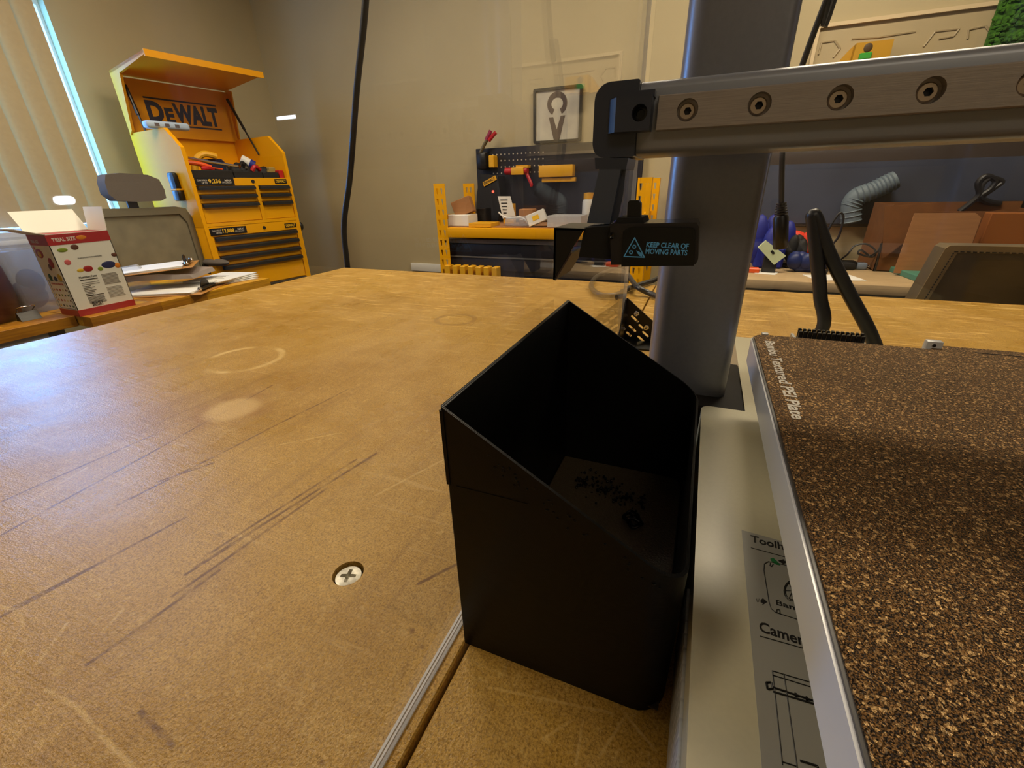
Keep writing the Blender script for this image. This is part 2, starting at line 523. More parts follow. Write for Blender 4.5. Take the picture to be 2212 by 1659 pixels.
STAVES = []
MDF = mdf_material(); CLEAR = clear_material('clear_acrylic'); PEI = pei_material(); HEX = hex_material(); PLA = pla_material(); BUTCHER = butcher_material()
STAVES += [butcher_material((226, 172, 30), (204, 146, 26)), butcher_material((208, 150, 28), (176, 116, 22)), butcher_material((186, 128, 26), (150, 94, 20))]
BAGM = clear_material('thin_clear_plastic', (0.9, 0.92, 0.96), 0.15, 0.10, 0.22)
EDGE = M('polished_acrylic_edge', (214, 222, 236), 0.2, spec=0.8)
WALL = M('painted_wall', (174, 160, 126), 0.85, var=0.03, vscale=3, bump=0.05, bscale=180)
CEIL = M('ceiling_paint', (205, 200, 188), 0.9)
FLOOR = M('floor_carpet', (92, 84, 76), 0.95, var=0.2, vscale=120)
WHITE = M('white_paint', (222, 222, 218), 0.5)
BLIND = M('blind_fabric', (176, 158, 124), 0.8, var=0.03, vscale=60)
SILVER = M('silver_paint', (138, 140, 150), 0.34, metal=0.55, var=0.03, vscale=400)
BEAM = M('anodised_aluminium', (146, 150, 160), 0.38, metal=0.3)
STEEL = M('brushed_steel', (172, 164, 160), 0.36, metal=0.5, var=0.10, vscale=9, stretch=(6, 60, 260), bump=0.06, bscale=12)
SCREWM = M('screw_steel', (196, 178, 158), 0.35, metal=0.7)
CHROME = M('chrome', (215, 215, 220), 0.12, metal=1.0)
NAVY = M('dark_navy_plastic', (50, 56, 74), 0.28, spec=0.7)
NAVY2 = M('slate_plastic', (74, 82, 100), 0.34, spec=0.6)
BLACK = M('black_plastic', (16, 15, 16), 0.35)
BLACKM = M('matt_black', (13, 12, 13), 0.7)
GLOSSB = M('gloss_black', (8, 7, 8), 0.18)
RUBBER = M('black_cable_rubber', (22, 21, 24), 0.42, spec=0.6)
CREAM = M('printer_shell', (190, 183, 154), 0.34, spec=0.55, var=0.02, vscale=500)
BEDW = M('bed_casting', (216, 218, 224), 0.26, spec=0.8)
RIMD = M('dark_bed_rim', (60, 58, 58), 0.4)
STICK = M('grey_label_film', (150, 148, 140), 0.28, spec=0.6)
INK = M('black_ink', (22, 20, 20), 0.5)
PALEINK = M('pale_print', (214, 208, 196), 0.5)
CYANINK = M('light_blue_print', (105, 190, 255), 0.4)
GREENINK = M('green_ink', (20, 110, 55), 0.5)
YEL = M('yellow_enamel', (232, 164, 6), 0.5, spec=0.12)
YEL2 = M('yellow_plastic', (222, 164, 20), 0.45)
DKYEL = M('lid_enamel', (222, 152, 8), 0.5, spec=0.22)
RED = M('red_plastic', (176, 22, 26), 0.42)
ORANGE = M('orange_plastic', (224, 82, 16), 0.42)
BLUE = M('royal_blue_fabric', (22, 34, 130), 0.6)
GREYF = M('grey_upholstery', (96, 88, 82), 0.9, var=0.12, vscale=300)
GREYM = M('grey_mesh', (118, 112, 92), 0.85, var=0.14, vscale=14)
GREYP = M('grey_plastic', (120, 118, 114), 0.5)
LGREY = M('pale_grey_plastic', (186, 186, 188), 0.5)
CARD = M('corrugated_cardboard', (156, 108, 66), 0.85, var=0.08, vscale=8, stretch=(1, 1, 9))
CARD2 = M('brown_cardboard', (112, 68, 28), 0.85, var=0.1, vscale=30)
PAPER = M('white_paper', (226, 224, 218), 0.7)
PAPERB = M('box_card_white', (222, 220, 208), 0.55)
TEAL = M('teal_cover', (70, 128, 108), 0.5)
LEATHER = M('olive_brown_leather', (104, 86, 56), 0.55, rgb2=(62, 50, 32), vscale=9, detail=5)
LEATHL = M('tan_leather_edge', (150, 126, 84), 0.6, var=0.1, vscale=60)
TEALB = M('blue_grey_tape', (170, 190, 215), 0.4)
MAROON = M('maroon_vinyl', (70, 14, 26), 0.4)
BROWN = M('clipboard_hardboard', (176, 122, 56), 0.5)
SCREEN = M('blue_grey_panel', (74, 80, 98), 0.2, spec=0.6, rgb2=(58, 62, 76), vscale=2.5)
MOSS = M('green_moss', (66, 120, 14), 0.9, rgb2=(30, 66, 6), vscale=90, bump=0.9, bscale=150)
MUSTARD = M('mustard_box', (178, 132, 14), 0.5)
WOODP = M('pale_desk_top', (176, 150, 112), 0.45, var=0.12, vscale=6, stretch=(2, 20, 20))
DARKM = M('dark_blue_grey_steel', (34, 36, 48), 0.4)
PEGM = M('black_pegboard', (26, 26, 34), 0.4)
LED = M('red_power_light', (255, 70, 50), 0.4, emit=3.0)
GLASS = clear_material('window_glass', (0.96, 0.98, 0.98))

# ------------------------------------------------------------------ room shell
X0, X1, Y0, Y1, ZC = -3.0, 3.2, -2.6, 2.75, 2.6
struct('floor', MB().box(X0 - .1, X1 + .1, Y0 - .1, Y1 + .1, -0.08, 0.0), FLOOR)
struct('ceiling', MB().box(X0 - .1, X1 + .1, Y0 - .1, Y1 + .1, ZC, ZC + 0.08), CEIL)
struct('wall_far', MB().box(X0 - .1, X1 + .1, Y1, Y1 + 0.1, 0, ZC), WALL)
struct('wall_right', MB().box(X1, X1 + 0.1, Y0, Y1, 0, ZC), WALL)
struct('wall_back', MB().box(X0 - .1, X1 + .1, Y0 - 0.1, Y0, 0, ZC), WALL)
WY0, WY1, WZ0, WZ1 = 0.74, 1.565, 0.98, 2.02
struct('wall_left', MB().box(X0 - .1, X0, Y0, WY0, 0, ZC).box(X0 - .1, X0, WY1, Y1, 0, ZC)
       .box(X0 - .1, X0, WY0, WY1, 0, WZ0).box(X0 - .1, X0, WY0, WY1, WZ1, ZC), WALL)
wf = MB()
wf.box(X0 - .09, X0 - .05, WY0, WY1, WZ0, WZ0 + .04).box(X0 - .09, X0 - .05, WY0, WY1, WZ1 - .04, WZ1)
for yy in (WY0, WY1 - .012): wf.box(X0 - .09, X0 - .05, yy, yy + .012, WZ0 + .04, WZ1 - .04)
win = struct('window_1', wf, WHITE)
obj('window_pane', MB().box(X0 - .075, X0 - .071, WY0 + .012, WY1 - .012, WZ0 + .04, WZ1 - .04), GLASS, win)
obj('window_sill', MB().box(X0 - .05, X0 + .12, WY0 - .02, WY1 + .02, WZ0 - .02, WZ0, .004), WHITE, win)
struct('trim_1', MB().box(-1.95, -1.42, Y1 - .018, Y1, .60, .655, .003), WHITE)

vb = thing('vertical_blind', 'beige vertical blind with hanging fabric slats at the left window', 'blind', (X0 + .06, 1.0, 1.0))
obj('head_rail', MB().box(X0 + .035, X0 + .085, 0.66, 1.5, 2.36, 2.41, .004), WHITE, vb)
for k in range(5):
    yy = 1.082 + k * 0.088
    t = MB()
    m = Matrix.Translation((X0 + .06, yy, 0)) @ Matrix.Rotation(math.radians(76), 4, 'Z')
    t.box(-.05, .05, -.0012, .0012, 1.03, 2.36, mat=m)
    obj('slat', t, BLIND, vb)

# ------------------------------------------------------------------ workbench of two hardboard sheets
wb = thing('workbench', 'large worn brown hardboard workbench in the foreground, scratched and stained', 'workbench', (-0.2, .4, 0))
LX0, GAPX0, GAPX1, FY, NY = -0.93, -0.0790, -0.0763, 0.985, -0.32
SC = PZ(752, 1238, TZ)
top = cut(MB().box(LX0, GAPX0, NY, FY, TZ - .028, TZ, .0008, 1), MB().lathe([(.0086, -.006), (.0088, .01)], (SC.x, SC.y, TZ), seg=40))
obj('board', top, MDF, wb)
obj('board', MB().box(GAPX1, 1.35, NY, FY, TZ - .028, TZ, .0008, 1), MDF, wb)
obj('recess', MB().cyl((SC.x, SC.y, TZ - .0062), (SC.x, SC.y, TZ - .0058), .0085, seg=32), BLACKM, wb)
sx_, sy_ = SC.x + .0006, SC.y - .0008
star = []
for k in range(4):
    a = 0.35 + k * PI / 2
    for da, rr in ((-.22, .0046), (.22, .0046), (PI / 4, .0017)):
        star.append((sx_ + rr * math.cos(a + da), sy_ + rr * math.sin(a + da)))
cr = MB().prism(star, 'z', TZ - .0040, TZ + .004)
hd = cut(MB().lathe([(.003, -.005), (.0072, -.0020), (.0072, -.0014), (.0055, -.0010), (.003, -.0008)], (SC.x + .0006, SC.y - .0008, TZ), seg=32), cr)
sc = obj('screw', hd, M('zinc_screw', (214, 208, 190), 0.4, metal=0.35, var=0.2, vscale=400), wb)
obj('screw_slot', MB().cyl((SC.x + .0006, SC.y - .0008, TZ - .0049), (SC.x + .0006, SC.y - .0008, TZ - .0046), .0045, seg=16), BLACKM, sc)
obj('apron', MB().box(LX0 + .06, 1.29, NY + .06, NY + .09, TZ - .12, TZ - .028).box(LX0 + .06, 1.29, FY - .09, FY - .06, TZ - .12, TZ - .028)
    .box(LX0 + .06, LX0 + .09, NY + .09, FY - .09, TZ - .12, TZ - .028).box(1.26, 1.29, NY + .09, FY - .09, TZ - .12, TZ - .028), CARD2, wb)
for xx in (LX0 + .06, 1.21):
    for yy in (NY + .06, FY - .14):
        obj('leg', MB().box(xx, xx + .08, yy, yy + .08, 0, TZ - .028), CARD2, wb)

# ------------------------------------------------------------------ black waste bin
bn = thing('waste_bin', 'black 3D printed waste bin with slanted open top beside the printer', 'bin', (-.034, .2, TZ))
bx0, bx1, by0, by1 = -.0791, .0122, .1184, .2872
def ztop(x): return 1.0784 + (x - bx0) * (1.0225 - 1.0784) / (bx1 - bx0)
def bin_shell():
    t = bmesh.new()
    th = .0013
    o = rrect(bx0, bx1, by0, by1, (.0008, .013, .013, .0008), 6)
    i = rrect(bx0 + th, bx1 - th, by0 + th, by1 - th, (.0004, .0117, .0117, .0004), 6)
    n = len(o)
    ob = [t.verts.new((x, y, TZ)) for x, y in o]
    ot = [t.verts.new((x, y, ztop(x))) for x, y in o]
    it = [t.verts.new((x, y, ztop(x))) for x, y in i]
    ib = [t.verts.new((x, y, TZ + .002)) for x, y in i]
    for a, b in ((ob, ot), (ot, it), (it, ib)):
        for k in range(n): t.faces.new((a[k], a[(k + 1) % n], b[(k + 1) % n], b[k]))
    t.faces.new(ob[::-1]); t.faces.new(ib)
    return MB()._merge(t)
obj('shell', bin_shell(), PLA, bn)
BINF = M('lit_bin_floor', (70, 60, 44), 0.36, bump=0.3, bscale=900, var=0.25, vscale=700)  # black floor coloured brown: light falling into the bin is put in here
obj('bin_floor', MB().box(bx0 + .002, bx1 - .002, by0 + .002, by1 - .002, TZ + .0021, TZ + .0027), BINF, bn)
ss = MB().box(bx0 - .0003, bx0 + .0012, by0 - .0003, by0 + .0006, 1.044, 1.0768).box(bx0 + .004, bx0 + .034, by0 - .0002, by0 + .001, 1.0437, 1.0442)
obj('layer_seam', ss, PLA, bn)
bl = MB()
for k in range(34):
    u = random.random(); xx = bx0 + .018 + .062 * u + random.gauss(0, .002)
    zz = ztop(xx) - .004 - abs(random.gauss(0, .0035))
    bl.ball((xx, by0, zz), random.uniform(.0004, .0009), .0004, random.uniform(.0003, .0009), 6, 5)
e = obj('rough_layer_blobs', bl, PLA, bn); e['kind'] = 'stuff'
def curl(name, c, R, turns, r, lab):
    pts = []
    n = int(turns * 9)
    for k in range(n):
        a = 2 * PI * k / 9
        q = R * (0.45 + 0.55 * random.random())
        pts.append((c[0] + q * math.cos(a), c[1] + q * math.sin(a), c[2] + r + .0045 * k / n * random.uniform(.2, 1.6)))
    return tag(obj(name, MB().tube(pts, r, 6, 4), GLOSSB), lab, 'waste')
FZ = TZ + .0027
q = PZ(1365, 1130, FZ)
curl('filament_scrap', (q.x, q.y, FZ), .0065, 3.2, .0009, 'tangled curl of black purged filament lying alone on the bin floor')
cr2 = MB()
for k in range(150):
    qx = random.uniform(-.060, -.010)
    qy = by1 - .030 + random.gauss(0, .006) - (qx + .06) * .22
    s_ = random.uniform(.0004, .0013)
    cr2.ball((qx, min(qy, by1 - .004), FZ + s_ * .8 + random.random() * .002), s_, s_ * random.uniform(.6, 1.6), s_, 6, 5)
t = tag(obj('filament_crumbs', cr2, M('glossy_filament', (14, 13, 14), 0.08, spec=1.0)), 'heap of tiny shiny black filament crumbs along the back of the bin floor', 'waste'); t['kind'] = 'stuff'

# ------------------------------------------------------------------ printer
pr = thing('desktop_printer', 'white and silver desktop 3D printer filling the right side of the bench', 'printer', (.15, .2, TZ))
BZ = 1.0062
outl = [(.0158, -.13), (.300, -.13), (.300, .474), (.0436, .474), (.0436, .303)] + [(.0158 + .006 - .006 * math.sin(a), .297 + .006 * math.cos(a)) for a in [0, .4, .8, 1.2, PI / 2]]
obj('base', MB().prism(outl, 'z', TZ + .004, BZ, .0036, 4), CREAM, pr, ang=50)
obj('side_panel', MB().box(.0146, .0162, -.11, .150, TZ + .006, .9925, .0006, 2), HEX, pr)
for xx in (.05, .25):
    for yy in (-.09, .43): obj('foot', MB().cyl((xx, yy, TZ), (xx, yy, TZ + .006), .012), RUBBER, pr)
obj('column_foot', MB().box(-.028, .0434, .3035, .395, TZ, BZ - .0006, .001, 2), M('dark_grey_foot', (30, 26, 23), 0.65, spec=0.15), pr)
for cx, nm in ((.0027, 'left'), (.335, 'right')):
    obj('column', MB().prism(rrect(cx - .0285, cx + .0285, .321, .378, (.013, .006, .006, .013), 8), 'z', BZ - .001 if nm == 'left' else TZ, 1.40), SILVER, pr, ang=50)
GY = .2662
prof = [(GY, 1.1668), (GY, 1.1925), (GY + .0008, 1.1948), (GY + .003, 1.1962), (.300, 1.1962), (.303, 1.1935), (.303, 1.1665), (.2995, 1.1632), (.2705, 1.1632), (.2675, 1.1643)]
obj('gantry_beam', MB().prism(prof, 'x', -.039, .372, .0), BEAM, pr, ang=50)
obj('beam_cover', MB().box(.31, .372, .298, .330, 1.165, 1.195, .003), NAVY, pr)
hol = MB(); SX = [-.0153 + .0311 * k for k in range(12)]
for x in SX: hol.cyl((x, GY - .0060, 1.1817), (x, GY - .0001, 1.1817), .0049, seg=24)
rl_ = cut(MB().box(-.0295, .366, GY - .0048, GY + .0003, 1.1737, 1.1889, .0004, 1), hol)
obj('linear_rail', rl_, STEEL, pr)
for x in SX:
    hexc = MB().prism([(x + .0018 * math.cos(a * PI / 3), 1.1815 + .0018 * math.sin(a * PI / 3)) for a in range(6)], 'y', GY - .005, GY - .0010)
    s1 = obj('rail_screw', cut(MB().lathe([(.0037, 0), (.0037, .0019), (.0032, .0025), (0, .0025)], (x - .0003, GY - .0000, 1.1814), (0, -1, 0), 24), hexc), SCREWM, pr)
    if x < .2: obj('hex_socket', MB().prism([(x + .0019 * math.cos(a * PI / 3), 1.1815 + .0019 * math.sin(a * PI / 3)) for a in range(6)], 'y', GY - .0011, GY - .0009), BLACKM, s1)
# left end cap, clamp and neck
obj('end_cap', MB().prism(rrect(-.0616, -.0392, 1.1627, 1.1970, (.007, .001, .001, .008), 6), 'y', .2632, .306, .0016, 3), NAVY, pr)
cl = MB().prism([(-.0535, GY - .004), (-.0490, .2560), (-.0318, .2560), (-.0318, GY + .002), (-.0535, GY + .002)], 'z', 1.1738, 1.1889, .0006, 2)
cl.prism([(-.0460, 1.1889), (-.0435, 1.1915), (-.0312, 1.1915), (-.0312, 1.1885)], 'y', .2600, GY + .001)
cl.prism([(-.0440, 1.1738), (-.0400, 1.1690), (-.0316, 1.1690), (-.0316, 1.1740)], 'y', .2610, GY + .001)
cp = obj('rail_clamp', cut(cl, MB().cyl((-.0372, .25, 1.1815), (-.0372, .2615, 1.1815), .0038, seg=28)), NAVY, pr)
obj('clamp_screw', MB().lathe([(.0037, 0), (.0037, .0015), (.0022, .0017), (.0018, .0004), (0, .0004)], (-.0372, .2612, 1.1815), (0, -1, 0)), GLOSSB, cp)
WPY = .262
obj('neck', MB().prism(xz([(1285, 341), (1357, 341), (1352, 366), (1286, 366)], WPY), 'y', WPY, .290, .0008, 2), NAVY, pr)
obj('wiper_arm', MB().prism(xz([(1294, 366), (1341, 366), (1317, 484), (1268, 482)], WPY), 'y', WPY, .275, .0008, 2), NAVY2, pr)
obj('wiper_arm_web', MB().prism(xz([(1339, 366), (1352, 366), (1346, 420), (1335, 474), (1310, 484)], WPY + .004), 'y', WPY + .004, .272), NAVY, pr)
CY = .250
ch = MB()
A, B, Cc = xz([(1197, 492), (1262, 494), (1195, 605)], CY)
ch.prism([A, B, Cc], 'y', CY, CY + .0015)
A2, B2, C2 = [(p[0], p[1]) for p in (A, B, Cc)]
def slab(p, q_, y0, y1, thk):
    p = Vector((p[0], 0, p[1])); q_ = Vector((q_[0], 0, q_[1])); d = (q_ - p).normalized(); n_ = Vector((d.z, 0, -d.x)) * thk
    return [(p.x, p.z), (q_.x, q_.z), (q_.x + n_.x, q_.z + n_.z), (p.x + n_.x, p.z + n_.z)]
ch.prism(slab(A, B, 0, 0, .0012), 'y', CY, .285)
ch.prism(slab(A, Cc, 0, 0, -.0012), 'y', CY, .285)
obj('purge_chute', ch, BLACK, pr)
obj('lit_chute_face', MB().prism(slab(Cc, ((B[0] * .55 + Cc[0] * .45), (B[1] * .55 + Cc[1] * .45)), 0, 0, .0010), 'y', CY + .0015, .285), M('chute_bounce_tone', (84, 66, 58), .5), pr)  # sloping chute face, bounce light from the bench put into its brown-grey
obj('motor_bracket', MB().prism(xz([(1262, 492), (1320, 488), (1345, 492), (1345, 572), (1318, 560), (1250, 555)], CY + .004), 'y', CY + .004, .280, .0006), BLACKM, pr)
hp = xz([(1318, 484), (1505, 480), (1510, 490), (1508, 560), (1503, 570), (1320, 572)], CY)
obj('motor_housing', MB().prism(hp, 'y', CY - .0005, .278, .0012, 3), M('smoky_housing', (40, 36, 38), .25), pr)
pp_ = xz([(1346, 500), (1358, 492), (1372, 490), (1496, 493), (1503, 500), (1499, 574), (1342, 576)], CY - .003)
sp = obj('warning_plate', MB().prism(pp_, 'y', CY - .003, CY - .0015, .0003, 1), GLOSSB, pr)
def lab_y(s, p0, p1, h, yy, mat, par, bold=0.0, shear=0.0):
    a = PY(*p0, yy); b = PY(*p1, yy)
    u = b - a; L = u.length
    return text(s, L, h, frame(a, u, (0, 0, 1)), mat, par, bold, ext=.00006, lift=.00004, shear=shear)
lab_y('KEEP CLEAR OF', (1396, 534), (1487, 538), .0027, CY - .0032, CYANINK, sp, .026)
lab_y('MOVING PARTS', (1394, 548), (1484, 552), .0027, CY - .0032, CYANINK, sp, .026)
tri = [PY(*p, CY - .0032) for p in ((1371, 514), (1392, 556), (1348, 554))]
tb = MB()
for k in range(3): tb.cyl(tri[k], tri[(k + 1) % 3], .00032, seg=6); tb.ball(tri[k], .00032, u=6, v=5)
for cpx, rr in (((1370, 533), .0012), ((1363, 545), .0012)):
    c = PY(*cpx, CY - .0032)
    pts = []
    for k in range(24):
        a = 2 * PI * k / 24; r_ = rr * (1.0 if k % 2 else .72); pts.append((c.x + r_ * math.cos(a), c.z + r_ * math.sin(a)))
    g_ = MB().prism(pts, 'y', CY - .00325, CY - .0030)
    g_ = cut(g_, MB().cyl((c.x, CY - .006, c.z), (c.x, CY, c.z), rr * .38, seg=12))
    me_ = bpy.data.meshes.new('t'); g_.bm.to_mesh(me_); g_.bm.free(); tb.bm.from_mesh(me_); bpy.data.meshes.remove(me_)
tb.prism(xz([(1374, 541), (1381, 544), (1388, 548), (1387, 554), (1382, 553), (1377, 547)], CY - .0032), 'y', CY - .00325, CY - .0030)
obj('warning_symbol', tb, CYANINK, sp)
obj('lever_tab', MB().prism(xz([(1354, 478), (1356, 438), (1360, 433), (1379, 433), (1384, 439), (1383, 478)], CY + .004), 'y', CY + .004, CY + .009, .0006, 2), BLACK, pr)
obj('bracket_shelf', MB().prism(xz([(1335, 470), (1388, 470), (1392, 484), (1325, 486)], CY + .002), 'y', CY + .002, .275), BLACKM, pr)
c = PY(1360, 484, CY + .004)
gp = []
for k in range(40):
    a = 2 * PI * k / 40; r_ = .0040 if k % 2 else .0034; gp.append((c.x + r_ * math.cos(a), c.y + r_ * math.sin(a)))
obj('gear_wheel', MB().prism(gp, 'z', c.z - .0003, c.z + .0005), GLOSSB, pr)
obj('gear_axle', MB().lathe([(.0012, 0), (.0012, .0014), (.0007, .0018), (0, .0018)], (c.x + .0012, c.y, c.z)), GLOSSB, pr)
obj('housing_screw', MB().lathe([(.0017, 0), (.0017, .0012), (.0010, .0014), (0, .0008)], PY(1322, 509, CY), (0, -1, 0)), GLOSSB, pr)

# heated bed
by_0, by_1 = .040, .3205
obj('bed_carriage', MB().box(.10, .22, .06, .30, BZ, 1.0396), BLACKM, pr)
obj('heated_bed', MB().prism(rrect(.0388, .3005, by_0, by_1, .009, 6), 'z', 1.0395, 1.0548, .0014, 3), BEDW, pr)
obj('bed_rim', MB().prism(rrect(.0396, .2997, by_0 + .001, by_1 - .0008, .0085, 6), 'z', 1.0548, 1.0557), RIMD, pr)
wt = obj('wiper_tray', MB().box(.0640, .1045, by_1 - .001, by_1 + .0105, 1.0460, 1.0535, .0008).box(.0640, .0655, by_1, by_1 + .0105, 1.053, 1.0555).box(.1030, .1045, by_1, by_1 + .0105, 1.053, 1.0545), BEDW, pr)
for k in range(14):
    x = .0672 + k * .00262
    obj('bristle', MB().box(x, x + .0020, by_1 + .003, by_1 + .0055, 1.0530, 1.0592, .0004, 1).box(x, x + .0020, by_1 + .0065, by_1 + .009, 1.0530, 1.0600, .0004, 1), BLACK, wt)
obj('bed_post', MB().box(.1325, .1405, by_1 + .001, by_1 + .006, 1.045, 1.0604, .0009, 2), BEDW, pr)
obj('post_screw', MB().cyl((.1362, by_1 + .0012, 1.0580), (.1362, by_1 + .0006, 1.0580), .0009), BLACKM, pr)
obj('bed_clip', MB().box(.0455, .0495, by_1 - .002, by_1 + .0015, 1.050, 1.0572, .0004), BEDW, pr)
# sticker on the base
st = obj('instruction_label', MB().prism([PZ(1602, 1145, BZ).xy, (.060, .1765), (.060, .070), (.0345, .070)], 'z', BZ - .0002, BZ + .00012), STICK, pr, label='grey translucent label with black printing on the base')
def bz(px, py): q = PZ(px, py, BZ + .0002); return Vector((q.x, q.y, BZ + .0002))
def on_base(s, p0, wd, ht, bold=.01):
    text(s, wd, ht, frame(bz(*p0), (1, -.03, 0), (0, 1, 0)), INK, st, bold, ext=.00004, lift=0)
on_base('Toolhead', (1622, 1170), .0200, .0044, .018)
on_base('Camera', (1641, 1364), .0155, .0044, .018)
on_base('Bambu', (1677, 1306), .0115, .0024, .01)
ln = MB()
def stroke(pts, r=.00016, close=False):
    P = [bz(*p) for p in pts]
    if close: P.append(P[0])
    for a, b in zip(P, P[1:]): ln.cyl(a, b, r, seg=5)
stroke([(1622, 1183), (1710, 1207)]); stroke([(1642, 1374), (1748, 1404)])
stroke([(1720, 1226), (1690, 1219), (1660, 1213), (1651, 1218), (1650, 1232), (1661, 1300), (1666, 1315), (1676, 1323), (1735, 1342)])
stroke([(1664, 1216), (1663, 1222), (1667, 1224), (1670, 1218)]); stroke([(1678, 1323), (1678, 1317), (1684, 1317), (1685, 1325)])
for rr in (22, 19): stroke([(1712 + rr * .85 * math.cos(a * .35), 1276 + rr * math.sin(a * .35)) for a in range(18)], .00014, True)
for a in range(6): stroke([(1712 + 4 * math.cos(a * PI / 3), 1276 + 5 * math.sin(a * PI / 3)), (1712 + 15 * math.cos(a * PI / 3), 1276 + 18 * math.sin(a * PI / 3))], .00012)
stroke([(1668, 1449), (1765, 1478)]); stroke([(1668, 1458), (1765, 1488)]); stroke([(1668, 1449), (1672, 1482), (1690, 1652)]); stroke([(1693, 1456), (1698, 1490), (1722, 1659)])
stroke([(1668, 1484), (1770, 1518)], .0003); stroke([(1670, 1494), (1770, 1524)], .0003); stroke([(1655, 1474), (1666, 1474), (1669, 1487), (1658, 1489)], .0003, True)
stroke([(1757, 1478), (1760, 1510), (1770, 1538)], .0003); stroke([(1688, 1645), (1720, 1655)]); stroke([(1728, 1643), (1766, 1655), (1766, 1659)], .0003)
for px_ in (1718, 1742): stroke([(px_ - 2, 1500 + (px_ - 1718) * .34), (px_ + 3, 1502 + (px_ - 1718) * .34)], .0006)
obj('line_drawing', ln, INK, st)
ar = MB().prism([bz(1648, 1292).xy, bz(1657, 1300).xy, bz(1647, 1306).xy, bz(1648, 1302).xy, bz(1643, 1301).xy, bz(1643, 1296).xy], 'z', BZ + .0001, BZ + .00025)
obj('arrow_print', ar, INK, st)
ar = MB().prism([bz(1681, 1211).xy, bz(1693, 1208).xy, bz(1693, 1211).xy, bz(1697, 1212).xy, bz(1697, 1216).xy, bz(1692, 1218).xy], 'z', BZ + .0001, BZ + .00025)
arl = MB()
for k in range(3): arl.prism([bz(1634 + k * 3, 1293).xy, bz(1635 + k * 3, 1293).xy, bz(1636 + k * 3, 1300).xy, bz(1635 + k * 3, 1300).xy], 'z', BZ + .0001, BZ + .0002)
obj('arrow_print', ar, INK, st)
tk = obj('tick_marks', arl, INK, st); tk['kind'] = 'stuff'
obj('leaf_print', MB().prism([bz(*p).xy for p in ((1664, 1207), (1670, 1205), (1679, 1213), (1686, 1221), (1676, 1219), (1667, 1213))], 'z', BZ + .0001, BZ + .0003), GREENINK, st)

# removable build plate
out = [(.0405, by_0 + .002 + .007)] 
pl_out = rrect(.0405, .2990, by_0 + .002, .3188, (.007, .007, 0, .0075), 6)
pl_out = [p for p in pl_out if not (p[0] == .2990 and p[1] == .3188)]
idx = max(range(len(pl_out)), key=lambda i: (pl_out[i][1] > .25) * 1 - pl_out[i][0] * .001 if False else 0)
base_pts = []
for p in pl_out: base_pts.append(p)
tabp = [(.2990, .3188), (.230, .3188), (.228, .3282), (.1415, .3282), (.1335, .3188)]
# insert the rear handle between the right and left rear corners
ins = next(i for i, p in enumerate(base_pts) if p[0] < .06 and p[1] > .3)
pl_pts = base_pts[:ins] + tabp + base_pts[ins:]
bp = thing('build_plate', 'bronze textured steel build plate lying on the heated bed', 'build plate', (.17, .18, 1.0557))
obj('sheet', MB().prism(pl_pts, 'z', 1.0557, 1.0564), PEI, bp)
obj('slot', MB().box(.1545, .2250, .3190, .3197, 1.0562, 1.0566), BLACKM, bp)
text('Bambu Textured PEI Plate', .1085, .0056, frame((.0458, .3052, 1.0564), (0.004, -1, 0), (1, 0, 0)), M('pale_plate_print', (196, 190, 178), .5), bp, .022, ext=.00005, lift=.00005)

# ------------------------------------------------------------------ clear enclosure panels and bracket
PXL = -.0885
ap = thing('clear_panel', 'clear acrylic side panel standing on the bench left of the printer', 'panel', (-.086, .1, TZ))
obj('sheet', MB().box(PXL, PXL + .0045, -.30, .5985, TZ + .001, 1.46), CLEAR, ap)
obj('far_edge', MB().box(PXL, PXL + .0045, .5985, .600, TZ + .001, 1.46), EDGE, ap)
be = MB()
be.box(PXL, PXL + .0011, -.30, .5985, TZ, TZ + .001).box(PXL + .0017, PXL + .0026, -.30, .5985, TZ, TZ + .001).box(PXL + .0031, PXL + .0045, -.30, .5985, TZ, TZ + .001)
obj('bottom_edge', be, M('white_refraction_lines', (232, 230, 228), .2), ap)  # bright refraction lines of the clear edge, put in as white strips
bpn = thing('clear_panel', 'clear acrylic rear panel standing behind the printer column', 'panel', (.25, .602, TZ))
obj('sheet', MB().box(-.080, .62, .602, .606, TZ, 1.46), CLEAR, bpn)
bk = thing('corner_bracket', 'black slotted steel corner bracket bolted to the clear panel by the column', 'bracket', (-.06, .596, TZ))
by_ = .594
pts = [(-.0835, TZ), (-.0835, 1.0085), (-.0815, 1.0095), (-.018, .958), (-.018, TZ)]
cutr = MB()
dh = Vector((-.018 + .0815, 0, .958 - 1.0095)).normalized(); nh = Vector((dh.z, 0, -dh.x))
def slot(c, L, r):
    c = Vector((c[0], 0, c[1])); P = []
    for k in range(13):
        a = PI * k / 12; P.append(c + dh * (L / 2) + dh * (r * math.sin(a)) + nh * (r * math.cos(a)))
    for k in range(13):
        a = PI * k / 12; P.append(c - dh * (L / 2) - dh * (r * math.sin(a)) - nh * (r * math.cos(a)))
    cutr.prism([(p.x, p.z) for p in P], 'y', by_ - .01, by_ + .01)
for ppx, L in (((1371, 689), .010), ((1385, 706), .006), ((1366, 710), .010), ((1386, 734), .012), ((1358, 722), .006), ((1370, 740), .006), ((1394, 722), .008)):
    q = PY(*ppx, by_); slot((q.x, q.z), L, .0016)
obj('gusset_plate', cut(MB().prism(pts, 'y', by_, by_ + .0022), cutr), BLACK, bk)
obj('side_wing', MB().prism([(.535, TZ), (by_, TZ), (by_, 1.0085), (.590, 1.0085), (.545, .960)], 'x', -.0838, -.0822), BLACK, bk)
obj('foot_flange', MB().box(-.0822, -.018, .560, by_, TZ, TZ + .002), BLACK, bk)
